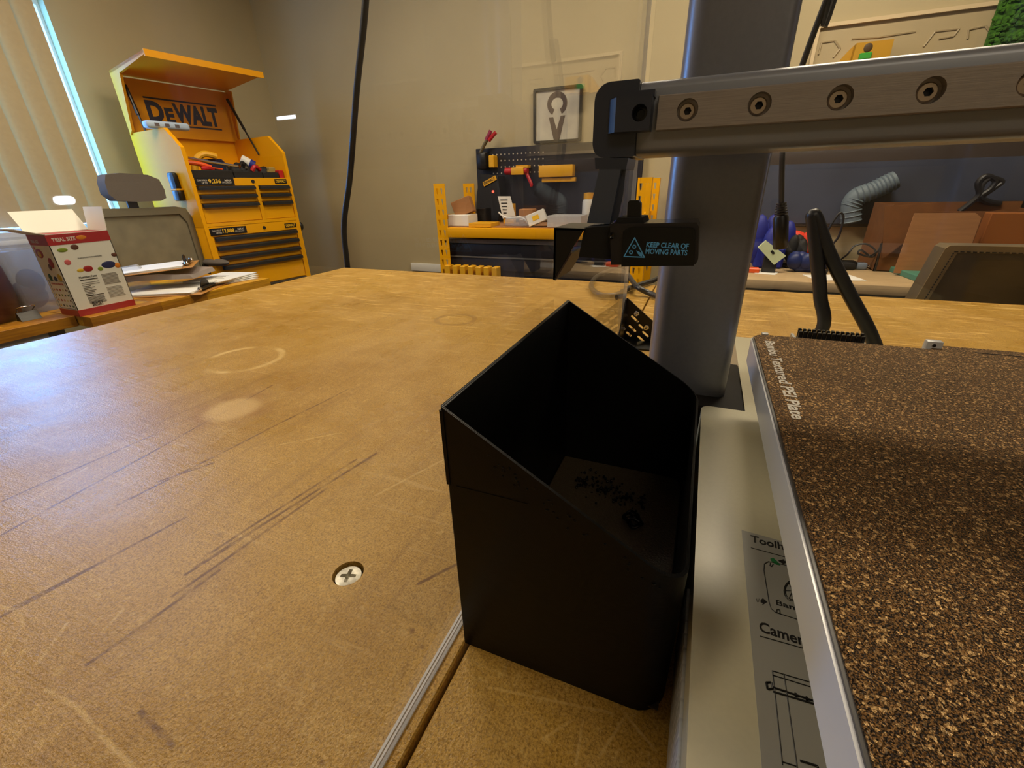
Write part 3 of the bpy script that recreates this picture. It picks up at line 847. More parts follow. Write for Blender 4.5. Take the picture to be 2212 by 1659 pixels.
def nut(c, d, r=.0042):
    d = Vector(d)
    t = MB().lathe([(r, 0), (r, .0022), (r * .8, .0028), (r * .45, .0028)], c, d, 6)
    t.lathe([(r * .45, 0), (r * .45, .0034), (r * .2, .0036), (r * .2, .0026), (0, .0026)], c, d, 16)
    obj('bolt', t, CHROME, bk)
for ppx in ((1375, 677), (1396, 707)): nut(PY(*ppx, by_), (0, -1, 0))
for ppx in ((1352, 680), (1345, 711)):
    q = PX(*ppx, -.0822); nut((q.x, q.y, q.z), (1, 0, 0), .0036)

# ------------------------------------------------------------------ cables on and over the bench
def cable(name, pts, r, mat, lab, cat='cable', seg=10, sub=8):
    return tag(obj(name, MB().tube(pts, r, seg, sub), mat), lab, cat)
cable('hanging_cord', [(-1.0, 1.35, 2.6), PY(798, -260, 1.35), PY(790, 0, 1.35), PY(770, 200, 1.35), PY(756, 380, 1.35), PY(743, 490, 1.35), PY(752, 590, 1.35), (-1.30, 1.35, .55), (-1.33, 1.4, .012)],
      .0105, RUBBER, 'thick black cord hanging from the ceiling past the far corner of the workbench', seg=12)
hj = thing('charging_cord', 'thin black cord hanging behind the gantry with a barrel plug at its end', 'cord', PY(1688, 512, .9))
y9 = .9
obj('cord', MB().tube([(.22, .9, 2.59), PY(1850, -160, y9), PY(1785, 0, y9), PY(1735, 135, y9), PY(1700, 245, y9), PY(1690, 340, y9), PY(1688, 440, y9)], .0042, 8, 8), RUBBER, hj)
p0 = PY(1688, 438, y9); p1 = PY(1687, 465, y9); p2 = PY(1686, 516, y9)
sr = MB()
for k in range(5):
    q = p0.lerp(p1, k / 5); sr.cyl(q, q + (p1 - p0) * .12, .0075 + .0006 * k, seg=16)
sr.cyl(p0, p1, .006, seg=12)
obj('strain_relief', sr, RUBBER, hj)
obj('barrel', MB().lathe([(.0095, 0), (.0115, .004), (.0115, .052), (.0100, .055), (.006, .055), (.006, .045), (0, .045)], p1, p2 - p1, 20), BLACK, hj)
PWY = .47
pc = thing('power_cable', 'pair of thick black cables arching up and over behind the heated bed', 'cable', (.1, .52, TZ))
obj('cable_run', MB().tube([(.085, .50, TZ + .006), PY(1770, 722, PWY), PY(1772, 640, PWY), PY(1765, 560, PWY), PY(1758, 490, PWY), PY(1756, 465, PWY), PY(1765, 478, PWY), PY(1790, 545, PWY), PY(1832, 630, PWY), PY(1875, 710, PWY), PY(1915, 800, PWY), (.20, .46, TZ + .0065)], .0056, 12, 8), RUBBER, pc)
cable('black_cable', [PZ(1440, 590, .957), PZ(1410, 606, .957), PZ(1360, 622, .957), PZ(1330, 637, .957), PZ(1295, 636, .957), PZ(1277, 618, .957), PZ(1290, 597, .957), PZ(1325, 583, .957), PZ(1352, 590, .962), PZ(1375, 618, .966), PZ(1405, 634, .957), PZ(1450, 650, .957)],
      .0052, RUBBER, 'black cable coiled on the bench top left of the printer column')

# ------------------------------------------------------------------ left side: desks
DZ = .78
def desk(name, lab, x0, x1, y0, y1, zt, mat, side=None):
    t = thing(name, lab, 'desk', ((x0 + x1) / 2, (y0 + y1) / 2, 0))
    if mat is BUTCHER:
        n = 11; wd = (x1 - x0) / n
        for k in range(n):
            ys = [y0]
            while ys[-1] < y1 - .30: ys.append(ys[-1] + random.uniform(.16, .34))
            ys.append(y1)
            for a, b in zip(ys, ys[1:]):
                obj('stave', MB().box(x0 + k * wd, x0 + (k + 1) * wd, a, b, zt - .036 - random.uniform(0, .0004), zt - random.uniform(0, .0006), .0006, 1), random.choice(STAVES), t)
    else:
        obj('desktop', MB().box(x0, x1, y0, y1, zt - .036, zt, .003), mat, t)
    for xx in (x0 + .03, x1 - .08):
        for yy in (y0 + .03, y1 - .08): obj('leg', MB().box(xx, xx + .05, yy, yy + .05, 0, zt - .036), side or GREYP, t)
    return t
d1 = desk('desk', 'wooden butcher block desk holding clipboards in front of the mesh chair', -2.46, -1.872, .772, 1.485, DZ, BUTCHER)
d2 = desk('desk', 'wooden butcher block desk at the left edge under the red striped box', -2.55, -1.955, .05, .768, DZ, BUTCHER)
obj('modesty_panel', MB().box(-2.0, -1.975, .13, .69, .30, DZ - .036), LGREY, d2, label='pale grey panel under the desk edge')
# sweets box
jb = thing('cardboard_box', 'white cardboard candy box with red bands, open flaps and printed beans', 'box', (-1.97, .85, DZ))
bxx, bxb, bya, byb, bzt = -1.918, -2.03, .768, .938, 1.045
t = MB().box(bxb, bxx, bya, byb, DZ, DZ + .002)
t.box(bxx - .002, bxx, bya, byb, DZ, bzt).box(bxb, bxb + .002, bya, byb, DZ, bzt).box(bxb, bxx, bya, bya + .002, DZ, bzt).box(bxb, bxx, byb - .002, byb, DZ, bzt)
obj('box_body', t, PAPERB, jb)
RB = M('red_print', (160, 14, 26), .5)
obj('red_band', MB().box(bxb - .0004, bxx + .0006, bya - .0006, byb + .0004, DZ, DZ + .021), RB, jb)
obj('red_band', MB().box(bxb - .0004, bxx + .0006, bya - .0006, byb + .0004, bzt - .034, bzt - .002), RB, jb)
obj('flap', MB().box(bxb, bxx, -.001, .001, 0, .075, mat=Matrix.Translation((0, byb, bzt)) @ Matrix.Rotation(math.radians(-8), 4, 'X')), PAPERB, jb)
obj('flap', MB().box(bxb, bxx, -.001, .001, 0, .070, mat=Matrix.Translation((0, bya, bzt)) @ Matrix.Rotation(math.radians(72), 4, 'X')), PAPERB, jb)
obj('flap', MB().box(-.001, .001, bya, byb, 0, .085, mat=Matrix.Translation((bxb, 0, bzt)) @ Matrix.Rotation(math.radians(-38), 4, 'Y')), PAPERB, jb)
def bface(y, z): return (bxx + .0007, y, z)
def btext(s, y, z, wd, ht, mat, bold=.01): text(s, wd, ht, frame(bface(y, z), (0, 1, 0), (0, 0, 1)), mat, jb, bold, ext=.0001, lift=.0001)
def ltext(s, x, z, wd, ht, mat, bold=.01): text(s, wd, ht, frame((x, bya - .0008, z), (1, 0, 0), (0, 0, 1)), mat, jb, bold, ext=.0001, lift=.0001)
btext('TRIAL SIZE', bya + .012, bzt - .024, .062, .012, PALEINK, .02)
ltext('TRIAL SIZE', bxb + .014, bzt - .027, .045, .009, PALEINK, .02)
btext('PUNCH-OUT FOR HANGING', bya + .058, bzt - .083, .068, .0045, INK)
btext('Nutrition Facts', bya + .040, DZ + .120, .050, .007, INK, .02)
ltext('ASSORTED FLAVORS', bxb + .022, DZ + .105, .075, .006, M('red_lettering', (176, 24, 30), .5), .02)
pm = MB()
for z, h, w0, w1 in ((.113, .0025, .04, .09), (.104, .001, .04, .09), (.098, .001, .04, .09), (.060, .002, .04, .09)): pm.box(bxx, bxx + .0009, bya + w0, bya + w1, DZ + z, DZ + z + h)
for k in range(7):
    pm.box(bxx, bxx + .0008, bya + .04, bya + .06 + .02 * random.random(), DZ + .092 - k * .005, DZ + .0935 - k * .005)
    pm.box(bxx, bxx + .0008, bya + .04, bya + .085 + .005 * random.random(), DZ + .055 - k * .0035, DZ + .0562 - k * .0035)
for k in range(9): pm.box(bxx, bxx + .0008, bya + .046 + k * .0035, bya + .046 + k * .0035 + random.uniform(.0008, .0024), DZ + .0245, DZ + .040)
obj('printed_lines', pm, INK, jb)
pg = MB()
for k in range(9):
    pg.box(bxx, bxx + .0008, bya + .103, bya + .148 + .004 * random.random(), DZ + .122 - k * .0042, DZ + .1245 - k * .0042)
    pg.box(bxx, bxx + .0008, bya + .103, bya + .146 + .006 * random.random(), DZ + .077 - k * .0042, DZ + .0785 - k * .0042)
obj('small_print', pg, M('grey_print', (134, 128, 118), .6), jb)
BEAN = {'orange': (206, 120, 20), 'green': (120, 140, 34), 'brown': (90, 52, 40), 'red': (150, 20, 26), 'blue': (24, 34, 84), 'yellow': (206, 168, 30), 'pink': (196, 90, 92), 'dkgreen': (16, 84, 40), 'black': (24, 20, 26), 'cream': (210, 196, 140)}
BM = {k: M('bean_' + k + '_print', v, .4) for k, v in BEAN.items()}
for col_, fy, fz, a, b in (('orange', .090, .248, .017, .008), ('green', .028, .215, .014, .007), ('brown', .062, .220, .011, .009), ('pink', .028, .176, .009, .009), ('blue', .136, .152, .022, .012), ('orange', .163, .146, .009, .009),
                           ('red', .074, .148, .014, .010), ('yellow', .052, .146, .010, .006), ('green', .108, .142, .008, .007), ('brown', .163, .182, .009, .007)):
    obj('bean_print', MB().ball((bxx + .0002, min(bya + fy, byb - b), DZ + fz), .0008, a, b, 12, 6), BM[col_], jb)
lx = bxb; ly = bya - .0003
for col_, fx, fz, a, b in (('red', .032, .205, .022, .015), ('yellow', .032, .203, .011, .010), ('red', .078, .176, .014, .017), ('brown', .060, .162, .010, .011), ('dkgreen', .032, .128, .010, .013), ('blue', .062, .124, .010, .009), ('yellow', .090, .130, .013, .012), ('pink', .014, .222, .006, .006)):
    obj('bean_print', MB().ball((lx + fx, ly - (.0004 if (col_ == 'yellow' and fz > .2) else 0), DZ + fz), a, .0008, b, 12, 6), BM[col_], jb)
names_ = list(BM)
for r_ in range(4):
    for c_ in range(5):
        obj('bean_print', MB().ball((lx + .022 + c_ * .018, ly, DZ + .088 - r_ * .018), .0045, .0007, .0038, 8, 5), BM[names_[(r_ * 5 + c_ * 3) % len(names_)]], jb)
hb = MB()
for a_ in ((lx + .012, lx + .105, DZ + .117, DZ + .118), (lx + .012, lx + .105, DZ + .024, DZ + .0255), (lx + .012, lx + .013, DZ + .024, DZ + .118), (lx + .104, lx + .1055, DZ + .024, DZ + .118)):
    hb.box(a_[0], a_[1], bya - .0009, bya, a_[2], a_[3])
obj('flavour_frame', hb, M('blue_grey_line', (96, 110, 130), .5), jb)

# maroon bag, clear tub, binder clip, sheets, small bag, blue bottle
tag(obj('vinyl_bag', MB().lathe([(.10, 0), (.115, .02), (.12, .10), (.115, .19), (.09, .25), (.05, .28)], (-2.165, .60, DZ), seg=24), MAROON), 'dark maroon rounded vinyl bag at the left edge of the photo', 'bag')
ct = thing('plastic_tub', 'clear plastic tub with dark contents between the maroon bag and the candy box', 'tub', (-2.20, .79, DZ))
obj('tub_wall', cut(MB().prism(rrect(-2.27, -2.14, .715, .83, .02), 'z', DZ, DZ + .21), MB().prism(rrect(-2.267, -2.143, .718, .827, .018), 'z', DZ + .003, DZ + .3)), BAGM, ct)
obj('dark_contents', MB().ball((-2.205, .77, DZ + .055), .055, .048, .050).ball((-2.19, .785, DZ + .10), .04, .035, .045), M('dark_blue_cloth', (44, 46, 70), .8), ct)
bc = thing('binder_clip', 'small black binder clip standing on the desk before the clear tub', 'clip', (-2.05, .69, DZ))
obj('clip_body', MB().prism([(-.016, 0), (.016, 0), (.003, .028), (-.003, .028)], 'y', -.026, .026, .001, 1, Matrix.Translation((-2.05, .69, DZ))), BLACK, bc)
obj('clip_wire', MB().tube([(-2.06, .672, DZ + .026), (-2.035, .668, DZ + .045), (-2.02, .69, DZ + .048), (-2.035, .712, DZ + .045), (-2.06, .708, DZ + .026)], .0014, 6, 5), CHROME, bc)
tag(obj('plastic_sheet', MB().box(X0 + .0, X0 + .11, .72, 1.30, WZ0, WZ0 + .035, .012, 2).jitter(.006), M('blue_white_film', (206, 214, 226), .35)), 'crumpled white plastic sheet lying on the window sill at the left', 'sheet')
sb = thing('plastic_wrap', 'crumpled milky plastic sleeve standing behind the candy box by the window', 'wrap', (-2.36, .80, DZ))
obj('sleeve', MB().box(-2.38, -2.31, .70, .95, DZ, DZ + .27, .02, 2).jitter(.012), BAGM, sb)
t = thing('plastic_bag', 'small folded clear plastic bag standing right of the candy box', 'bag', (-2.22, 1.10, DZ))
obj('bag_film', MB().prism([(-.05, 0), (.05, 0), (.055, .075), (.03, .105), (-.03, .098), (-.052, .08)], 'y', -.03, .03, .004, 2, Matrix.Translation((-2.20, 1.10, DZ)) @ Matrix.Rotation(1.0, 4, 'Z')), BAGM, t)
bo = thing('blue_bottle', 'slim bright blue bottle with a black cap behind the candy box', 'bottle', (-2.16, 1.00, DZ))
obj('bottle_body', MB().lathe([(.016, 0), (.017, .006), (.017, .150), (.014, .160)], (-2.16, 1.00, DZ)), M('bright_blue', (40, 110, 200), .3), bo)
obj('cap', MB().lathe([(.016, 0), (.016, .025), (.012, .028), (0, .028)], (-2.16, 1.00, DZ + .158)), BLACK, bo)
def clipboard(lab, c, rot, tilt, z):
    F = Matrix.Translation((c[0], c[1], z)) @ Matrix.Rotation(rot, 4, 'Z') @ Matrix.Rotation(tilt, 4, 'X')
    t = thing('clipboard', lab, 'clipboard', (c[0], c[1], z))
    obj('board', MB().box(-.115, .115, -.16, .16, 0, .003, .001, 1, F), BROWN, t)
    pp2 = MB()
    for k in range(5): pp2.box(-.105, .105, -.155, .12, .003 + k * .0016, .0042 + k * .0016, mat=F @ Matrix.Rotation(random.uniform(-.04, .04), 4, 'Z'))
    obj('paper', pp2, PAPER, t)
    cm = MB().box(-.055, .055, .118, .142, .010, .016, .002, 1, F).prism([(-.035, .016), (.035, .016), (.028, .034), (.012, .044), (-.012, .044), (-.028, .034)], 'y', .122, .126, .0008, 1, F)
    cm.cyl(F @ Vector((-.075, .135, .016)), F @ Vector((.075, .135, .016)), .004, seg=8)
    obj('clip', cm, BLACK, t)
    obj('corner_grip', MB().lathe([(.007, 0), (.009, .004), (.006, .012)], F @ Vector((.068, .136, .010)), seg=10), CHROME, t)
    obj('corner_grip', MB().lathe([(.007, 0), (.009, .004), (.006, .012)], F @ Vector((-.068, .136, .010)), seg=10), CHROME, t)
    return t
clipboard('brown clipboard with black clip lying lowest on the desk edge', (-2.03, 1.15), math.radians(-60), 0, DZ)
eb = tag(obj('mailing_bag', MB().prism([(-.15, 0), (.15, 0), (.14, .016), (.02, .026), (-.13, .018)], 'y', -.10, .10, .005, 2, Matrix.Translation((-2.13, 1.20, DZ + .047)) @ Matrix.Rotation(.55, 4, 'Z')).jitter(.002), M('grey_white_film', (150, 140, 136), .35)), 'crumpled grey plastic mailing bag between the two clipboards', 'bag')
clipboard('brown clipboard with torn white sheets lying on top of the pile', (-2.15, 1.16), math.radians(-40), math.radians(3), DZ + .082)
pb = thing('paper_pile', 'loose printed white sheets at the right end of the butcher block desk', 'paper', (-2.02, 1.38, DZ))
for k in range(4):
    obj('sheet', MB().box(-.09, .09, -.12, .12, 0, .003, mat=Matrix.Translation((-2.03, 1.365, DZ + .001 + k * .0055)) @ Matrix.Rotation(-.25 + k * .16, 4, 'Z')), PAPER, pb)
pq = MB()
for k in range(4): pq.box(-.06, .02 + .03 * random.random(), .02 - k * .02, .024 - k * .02, 0, .0006, mat=Matrix.Translation((-2.03, 1.365, DZ + .0205)) @ Matrix.Rotation(.23, 4, 'Z'))
obj('print', pq, INK, pb)

# ------------------------------------------------------------------ office chair
XC = -2.5
oc = thing('office_chair', 'grey mesh office chair with padded headrest behind the butcher block desk', 'chair', (-2.7, 1.36, 0))
def cyz(p): q = PX(*p, XC); return (q.y, q.z)
hl = [cyz(p) for p in ((219, 378), (250, 374), (310, 378), (335, 388), (347, 410), (351, 428), (340, 434), (290, 436), (245, 434), (226, 420), (218, 395))]
obj('headrest', MB().prism(hl, 'x', XC - .03, XC + .03, .014, 3), GREYF, oc, ang=60)
s0 = cyz((287, 434)); s1_ = cyz((288, 452))
obj('headrest_stem', MB().box(XC - .02, XC - .005, s0[0] - .022, s0[0] + .022, s1_[1] - .02, s0[1] + .02, .004), NAVY, oc)
bo_ = [cyz(p) for p in ((188, 456), (200, 451), (290, 450), (375, 446), (398, 450), (412, 470), (442, 575))] + [(1.60, .60), (1.22, .60)]
bi_ = [cyz(p) for p in ((205, 470), (290, 466), (385, 462), (402, 480), (430, 570))] + [(1.575, .62), (1.25, .62)]
obj('back_frame', cut(MB().prism(bo_, 'x', XC - .015, XC + .012, .004, 2), MB().prism(bi_, 'x', XC - .1, XC + .1)), M('grey_frame', (104, 98, 80), .6), oc)
obj('back_mesh', MB().prism([(a * 1.0, b) for a, b in bi_], 'x', XC - .003, XC + .002), GREYM, oc)
obj('seat', MB().box(XC - .42, XC + .015, 1.19, 1.58, .44, .50, .02, 3), GREYF, oc)
obj('pedestal', MB().cyl((XC - .2, 1.36, .06), (XC - .2, 1.36, .44), .03), BLACK, oc)
fb = MB()
for k in range(5): fb.box(0, .20, -.02, .02, .05, .08, mat=Matrix.Translation((XC - .2, 1.36, 0)) @ Matrix.Rotation(k * 2 * PI / 5, 4, 'Z'))
obj('base_spokes', fb, BLACK, oc)
for k in range(5): obj('caster', MB().ball((XC - .2 + .19 * math.cos(k * 2 * PI / 5), 1.36 + .19 * math.sin(k * 2 * PI / 5), .027), .027), BLACK, oc)
q = PX(478, 570, -2.36)
obj('armrest', MB().ball((q.x - .06, q.y + .012, q.z + .004), .10, .035, .020), GREYF, oc)
obj('arm_post', MB().box(q.x - .14, q.x - .11, q.y - .02, q.y + .012, .46, q.z - .005).box(q.x - .14, q.x - .11, q.y - .2, q.y + .012, .45, .47), BLACK, oc)

# ------------------------------------------------------------------ yellow tool chest and cabinet
CR = math.radians(82); CW, CD = .555, .47
CL = (-2.4, 1.6, 0)
tcb = thing('tool_cabinet', 'yellow steel rolling tool cabinet with black drawer pulls under the open chest', 'tool cabinet', CL, CR)
tch = thing('tool_chest', 'yellow steel tool chest with raised lid stacked on the rolling cabinet', 'tool chest', (CL[0], CL[1], .99), CR)
WM[tch.name] = Matrix.Translation(Vector((CL[0], CL[1], 0))) @ Matrix.Rotation(CR, 4, 'Z')
def tb_(name, mb, mat, par, label=None, ang=35):
    if par.name.startswith('tool_chest') or (par.parent and par.parent.name.startswith('tool_chest')):
        bmesh.ops.translate(mb.bm, vec=(0, 0, -.99), verts=mb.bm.verts)
    return obj(name, mb, mat, par, local=True, label=label, ang=ang)
SEAM = .990
tb_('cabinet_body', MB().box(0, CW, .012, CD, .10, SEAM, .004).box(0, CW, 0, .012, .942, SEAM).box(0, .03, 0, .012, .10, .942).box(CW - .03, CW, 0, .012, .10, .942), YEL, tcb)
for xx in (.06, CW - .06):
    for yy in (.06, CD - .06): tb_('caster', MB().cyl((xx - .015, yy, .05), (xx + .015, yy, .05), .05), BLACK, tcb)
def drawer(par, u0, u1, z0, z1, hh=.020):
    d_ = tb_('drawer', MB().box(u0, u1, .004, .012, z0, z1, .001, 1), YEL, par)
    tb_('drawer_pull', MB().prism([(-.016, z1 - hh), (.006, z1 - hh), (.006, z1), (-.008, z1), (-.016, z1 - .006)], 'x', u0 + .003, u1 - .003, .001, 1), BLACKM, d_)
for z0, z1 in ((.892, .938), (.842, .889), (.792, .839), (.660, .789), (.520, .657), (.14, .517)): drawer(tcb, .033, CW - .033, z0, z1)
tb_('side_handle', MB().tube([(CW, .06, .93), (CW + .035, .06, .945), (CW + .035, .20, .945), (CW, .20, .93)], .011, 10, 3), YEL, tcb)
tb_('handle_knob', MB().ball((CW + .036, .05, .950), .017, .017, .026), BLACK, tcb)
def plate(par, u0, u1, z0, z1, mat): return tb_('badge', MB().box(u0, u1, -.0035, -.0005, z0, z1, .0006, 1), mat, par)
def ctext(s, u, z, wd, ht, mat, par, bold=.012, v=-.0036):
    mb = text_mb(s, wd, ht, frame((u, v, z), (1, 0, 0), (0, 0, 1)), bold, .0004, .0002)
    if par.name.startswith('tool_chest') or (par.parent and par.parent.name.startswith('tool_chest')): bmesh.ops.translate(mb.bm, vec=(0, 0, -.99), verts=mb.bm.verts)
    return obj('lettering', mb, mat, par, local=True)
YINK = M('yellow_print', (236, 190, 40), .5)
def badge(par, z, num, k):
    b = plate(par, .02, .215, z, z + .036, BLACK)
    ctext('CAN HOLD', .030, z + .020, .048, .008, PALEINK, b); ctext('UP TO', .050, z + .007, .028, .008, PALEINK, b)
    ctext(num, .084, z + .007, .062, .023, YINK, b, .02)
    ctext('CU IN', .150, z + .010, .012, .008, PALEINK, b); ctext('MAX', .166, z + .018, .034, .010, PALEINK, b); ctext('CAPACITY', .166, z + .009, .034, .006, PALEINK, b)
    b2 = plate(par, CW - .105, CW - .030, z + .006, z + .030, BLACK)
    ctext('DEWALT', CW - .099, z + .011, .063, .014, YINK, b2, .02)
    tb_('lock', MB().cyl((.32, -.004, z + .018), (.32, .004, z + .018), .009), BLACKM, par)
badge(tcb, .947, '12,808', 0)
# chest
TOPZ = 1.45
sideP = [(0, SEAM), (CD, SEAM), (CD, TOPZ), (.105, TOPZ), (0, 1.36)]
tb_('side_panel', MB().prism(sideP, 'x', 0, .018, .002, 1), YEL, tch)
tb_('side_panel', MB().prism(sideP, 'x', CW - .018, CW, .002, 1), YEL, tch)
tb_('back_panel', MB().box(.018, CW - .018, CD - .012, CD, SEAM, TOPZ), YEL, tch)
tb_('chest_body', MB().box(.018, CW - .018, .012, CD - .012, SEAM + .002, 1.195).box(.018, CW - .018, 0, .012, 1.188, 1.226).box(.018, CW - .018, 0, .012, SEAM + .002, 1.008).box(.325, .345, 0, .012, 1.008, 1.188), YEL, tch)
for u0, u1 in ((.021, .324), (.346, CW - .021)):
    for z0, z1 in ((1.148, 1.186), (1.106, 1.145), (1.010, 1.103)): drawer(tch, u0, u1, z0, z1, .018)
badge(tch, 1.190, '9,236', 1)
LV = CD - .035
lid = tb_('lid', MB().box(.0, CW, LV, LV + .012, 1.44, 1.700)
          .prism([(LV + .012, 1.44), (LV - .02, 1.46), (LV - .09, 1.700), (.06, 1.735), (.055, 1.752), (LV + .012, 1.720)], 'x', -.008, .004)
          .prism([(LV + .012, 1.44), (LV - .02, 1.46), (LV - .05, 1.700), (LV + .012, 1.720)], 'x', CW - .004, CW + .004)
          .prism([(LV + .012, 1.720), (.055, 1.752), (.055, 1.742), (LV + .012, 1.708)], 'x', -.008, CW + .004)
          .box(-.008, CW + .004, .050, .058, 1.728, 1.756), DKYEL, tch)
def ldtext(s, u, z, wd, ht, mat, bold): return ctext(s, u, z, wd, ht, mat, lid, bold, v=LV - .0004)
L0, L1 = .100, CW - .085
NAVYP = M('navy_print', (28, 26, 52), .5)
tb_('logo_bar', MB().box(L0, L1, LV - .0012, LV, 1.618, 1.6255).box(L0, L1, LV - .0012, LV, 1.496, 1.5035), NAVYP, lid)
ldtext('D', L0, 1.512, .078, .098, NAVYP, .05)
ldtext('E', L0 + .084, 1.512, .044, .072, NAVYP, .05)
ldtext('WALT', L0 + .130, 1.512, L1 - L0 - .132, .098, NAVYP, .05)
def strut(u, z0, z1, v0, v1):
    p = Vector((u, v0, z0)); q_ = Vector((u, v1, z1))
    s_ = tb_('gas_strut', MB().cyl(p, p.lerp(q_, .5), .005, seg=10).cyl(p.lerp(q_, .45), q_, .008, seg=10), BLACK, tch)
strut(.024, 1.42, 1.66, LV - .10, LV - .03)
strut(CW - .024, 1.36, 1.66, .22, LV - .03)
# ---- tools lying in the chest (resting on its tray at z 1.195)
def cw(u, v, z): return WM[tcb.name] @ Vector((u, v, z))
CMX = WM[tcb.name]
def ctool(name, mb, mat, lab, cat):
    bmesh.ops.transform(mb.bm, matrix=CMX, verts=mb.bm.verts)
    return tag(obj(name, mb, mat), lab, cat)
TRZ = 1.1955
def bx(u0, u1, v0, v1, z0, z1, b=.004): return MB().box(u0, u1, v0, v1, z0, z1, b, 1)
tt = thing('tool_tray', 'black plastic divided tray along the front of the open chest', 'tray', cw(.27, .06, TRZ))
obj('tray_body', MB().box(.022, .235, .02, .11, TRZ, 1.262, .003, 1, CMX).box(.24, .40, .02, .11, TRZ, 1.258, .003, 1, CMX).box(.405, .50, .02, .11, TRZ, 1.255, .003, 1, CMX), BLACKM, tt)
ctool('red_case', bx(.505, .533, .02, .10, TRZ, 1.268), RED, 'small dark red case at the right end of the chest tray', 'case')
pw = thing('power_strip', 'pale blue-white power strip lying on the left top edge of the chest', 'power strip', cw(.0, .2, TOPZ))
obj('strip_body', MB().box(-.045, .150, .150, .205, TOPZ, TOPZ + .034, .012, 3, CMX), TEALB, pw)
so = MB()
for k in range(3): so.box(-.012 + k * .045, .008 + k * .045, .1492, .152, TOPZ + .010, TOPZ + .024, mat=CMX)
obj('socket', so, M('brown_socket', (90, 80, 84), .5), pw)
gr = thing('angle_tool', 'dark blue angled power tool leaning over the back left of the chest', 'tool', cw(.17, .28, TRZ))
obj('tool_body', MB().tube([(.08, .30, 1.40), (.17, .28, 1.43), (.24, .25, 1.39), (.30, .22, 1.345), (.36, .20, 1.318)], .024, 10, 5, CMX).box(.06, .13, .27, .34, TRZ, 1.42, .008, 1, CMX), NAVY, gr)
obj('knob', MB().ball((.345, .21, 1.365), .022, mat=None).cyl((.345, .21, 1.30), (.345, .21, 1.36), .012), NAVY, gr, local=False)
bmesh_fix = gr.children[-1].data
bmesh_fix.transform(WM[gr.name]); bmesh_fix.transform(CMX); bmesh_fix.transform(WM[gr.name].inverted())
ctool('yellow_grip', MB().tube([(.11, .17, 1.205), (.13, .17, 1.30), (.18, .16, 1.345), (.24, .15, 1.335)], .016, 10, 5), YEL2, 'curved yellow tool grip in the middle of the open chest', 'tool')
ctool('blue_drill', bx(.19, .30, .16, .26, TRZ, 1.325, .02), M('dark_navy_tool', (26, 30, 56), .4), 'dark navy drill body behind the wrench in the chest', 'drill')
wr = thing('ratchet_wrench', 'chrome ratchet wrench lying across the tools in the chest', 'wrench', cw(.30, .08, 1.262))
obj('handle', MB().tube([(.10, .16, 1.325), (.19, .12, 1.305), (.30, .07, 1.285)], .0075, 8, 4, CMX), CHROME, wr)
obj('head', MB().lathe([(.012, 0), (.022, .002), (.022, .014), (.012, .016)], CMX @ Vector((.318, .062, 1.272)), (CMX.to_3x3() @ Vector((0, -.5, .86))), 20), CHROME, wr)
obj('socket_bit', MB().cyl(CMX @ Vector((.318, .056, 1.282)), CMX @ Vector((.318, .040, 1.300)), .011), BLACK, wr)
ctool('orange_screwdriver', MB().tube([(.015, .06, 1.300), (.09, .05, 1.292), (.14, .045, 1.275)], [.012] * 30, 10, 4).tube([(.14, .045, 1.275), (.20, .05, 1.268)], .004, 8, 1), ORANGE, 'orange handled screwdriver at the left front of the chest', 'screwdriver')
ctool('red_pliers', MB().tube([(.09, .04, 1.268), (.12, .035, 1.272), (.15, .05, 1.268)], .011, 8, 4), RED, 'red handled pliers lying just right of the orange screwdriver', 'pliers')
ctool('red_clamp', MB().tube([(.355, .04, 1.262), (.375, .035, 1.285), (.405, .045, 1.268)], .011, 8, 4), RED, 'red clamp handle lying right of the chrome ratchet', 'clamp')
for u, v, sx, sy, h, nm, lb in ((.30, .18, .05, .05, 1.30, 'black_pouch', 'black fabric pouch at the middle back of the chest'), (.36, .15, .055, .04, 1.318, 'black_case', 'black tool case with a pointed top left of the spray can'), (.455, .11, .055, .045, 1.300, 'black_glove', 'black work glove heaped at the right of the chest')):
    t = MB()
    for k in range(7): t.ball((u + random.uniform(-sx, sx) * .6, v + random.uniform(-sy, sy) * .6, TRZ + (h - TRZ) * random.uniform(.4, .62)), sx * .55, sy * .6, (h - TRZ) * .40, 10, 8)
    t.box(u - sx * .7, u + sx * .7, v - sy * .7, v + sy * .7, TRZ, TRZ + (h - TRZ) * .5, .01, 1)
    ctool(nm, t, BLACKM, lb, nm.split('_')[1])
sp_ = thing('spray_can', 'white and blue spray can tipped over at the right of the chest', 'can', cw(.40, .2, TRZ))
a0 = CMX @ Vector((.385, .17, 1.330)); a1 = CMX @ Vector((.450, .13, 1.285))
obj('can_body', MB().lathe([(.020, 0), (.024, .004), (.024, .040), (.024, .045)], a0, a1 - a0), WHITE, sp_)
d_ = (a1 - a0).normalized()
obj('can_label', MB().lathe([(.0243, 0), (.0243, .026)], a0 + d_ * .045, d_), BLUE, sp_)
obj('can_cap', MB().lathe([(.014, 0), (.012, .018), (.0, .020)], a0 + d_ * .071, d_), CHROME, sp_)
obj('prop_block', MB().box(.385, .45, .12, .19, TRZ, 1.285, .004, 1, CMX), BLACKM, sp_)
ctool('yellow_tape_measure', MB().box(.475, .515, .06, .10, 1.262, 1.285, .006, 1).box(.455, .50, .05, .06, 1.258, 1.270), M('pale_yellow_black', (150, 130, 70), .5), 'small yellow and black tape measure resting on the right of the tray', 'tape measure')
fl = thing('flashlight', 'black flashlight clipped to the left side of the yellow chest', 'flashlight', cw(-.02, .17, 1.15))
obj('body', MB().box(-.028, -.0005, .10, .165, 1.165, 1.255, .012, 2, CMX).box(-.034, -.0005, .09, .15, 1.12, 1.175, .010, 2, CMX), BLACK, fl)
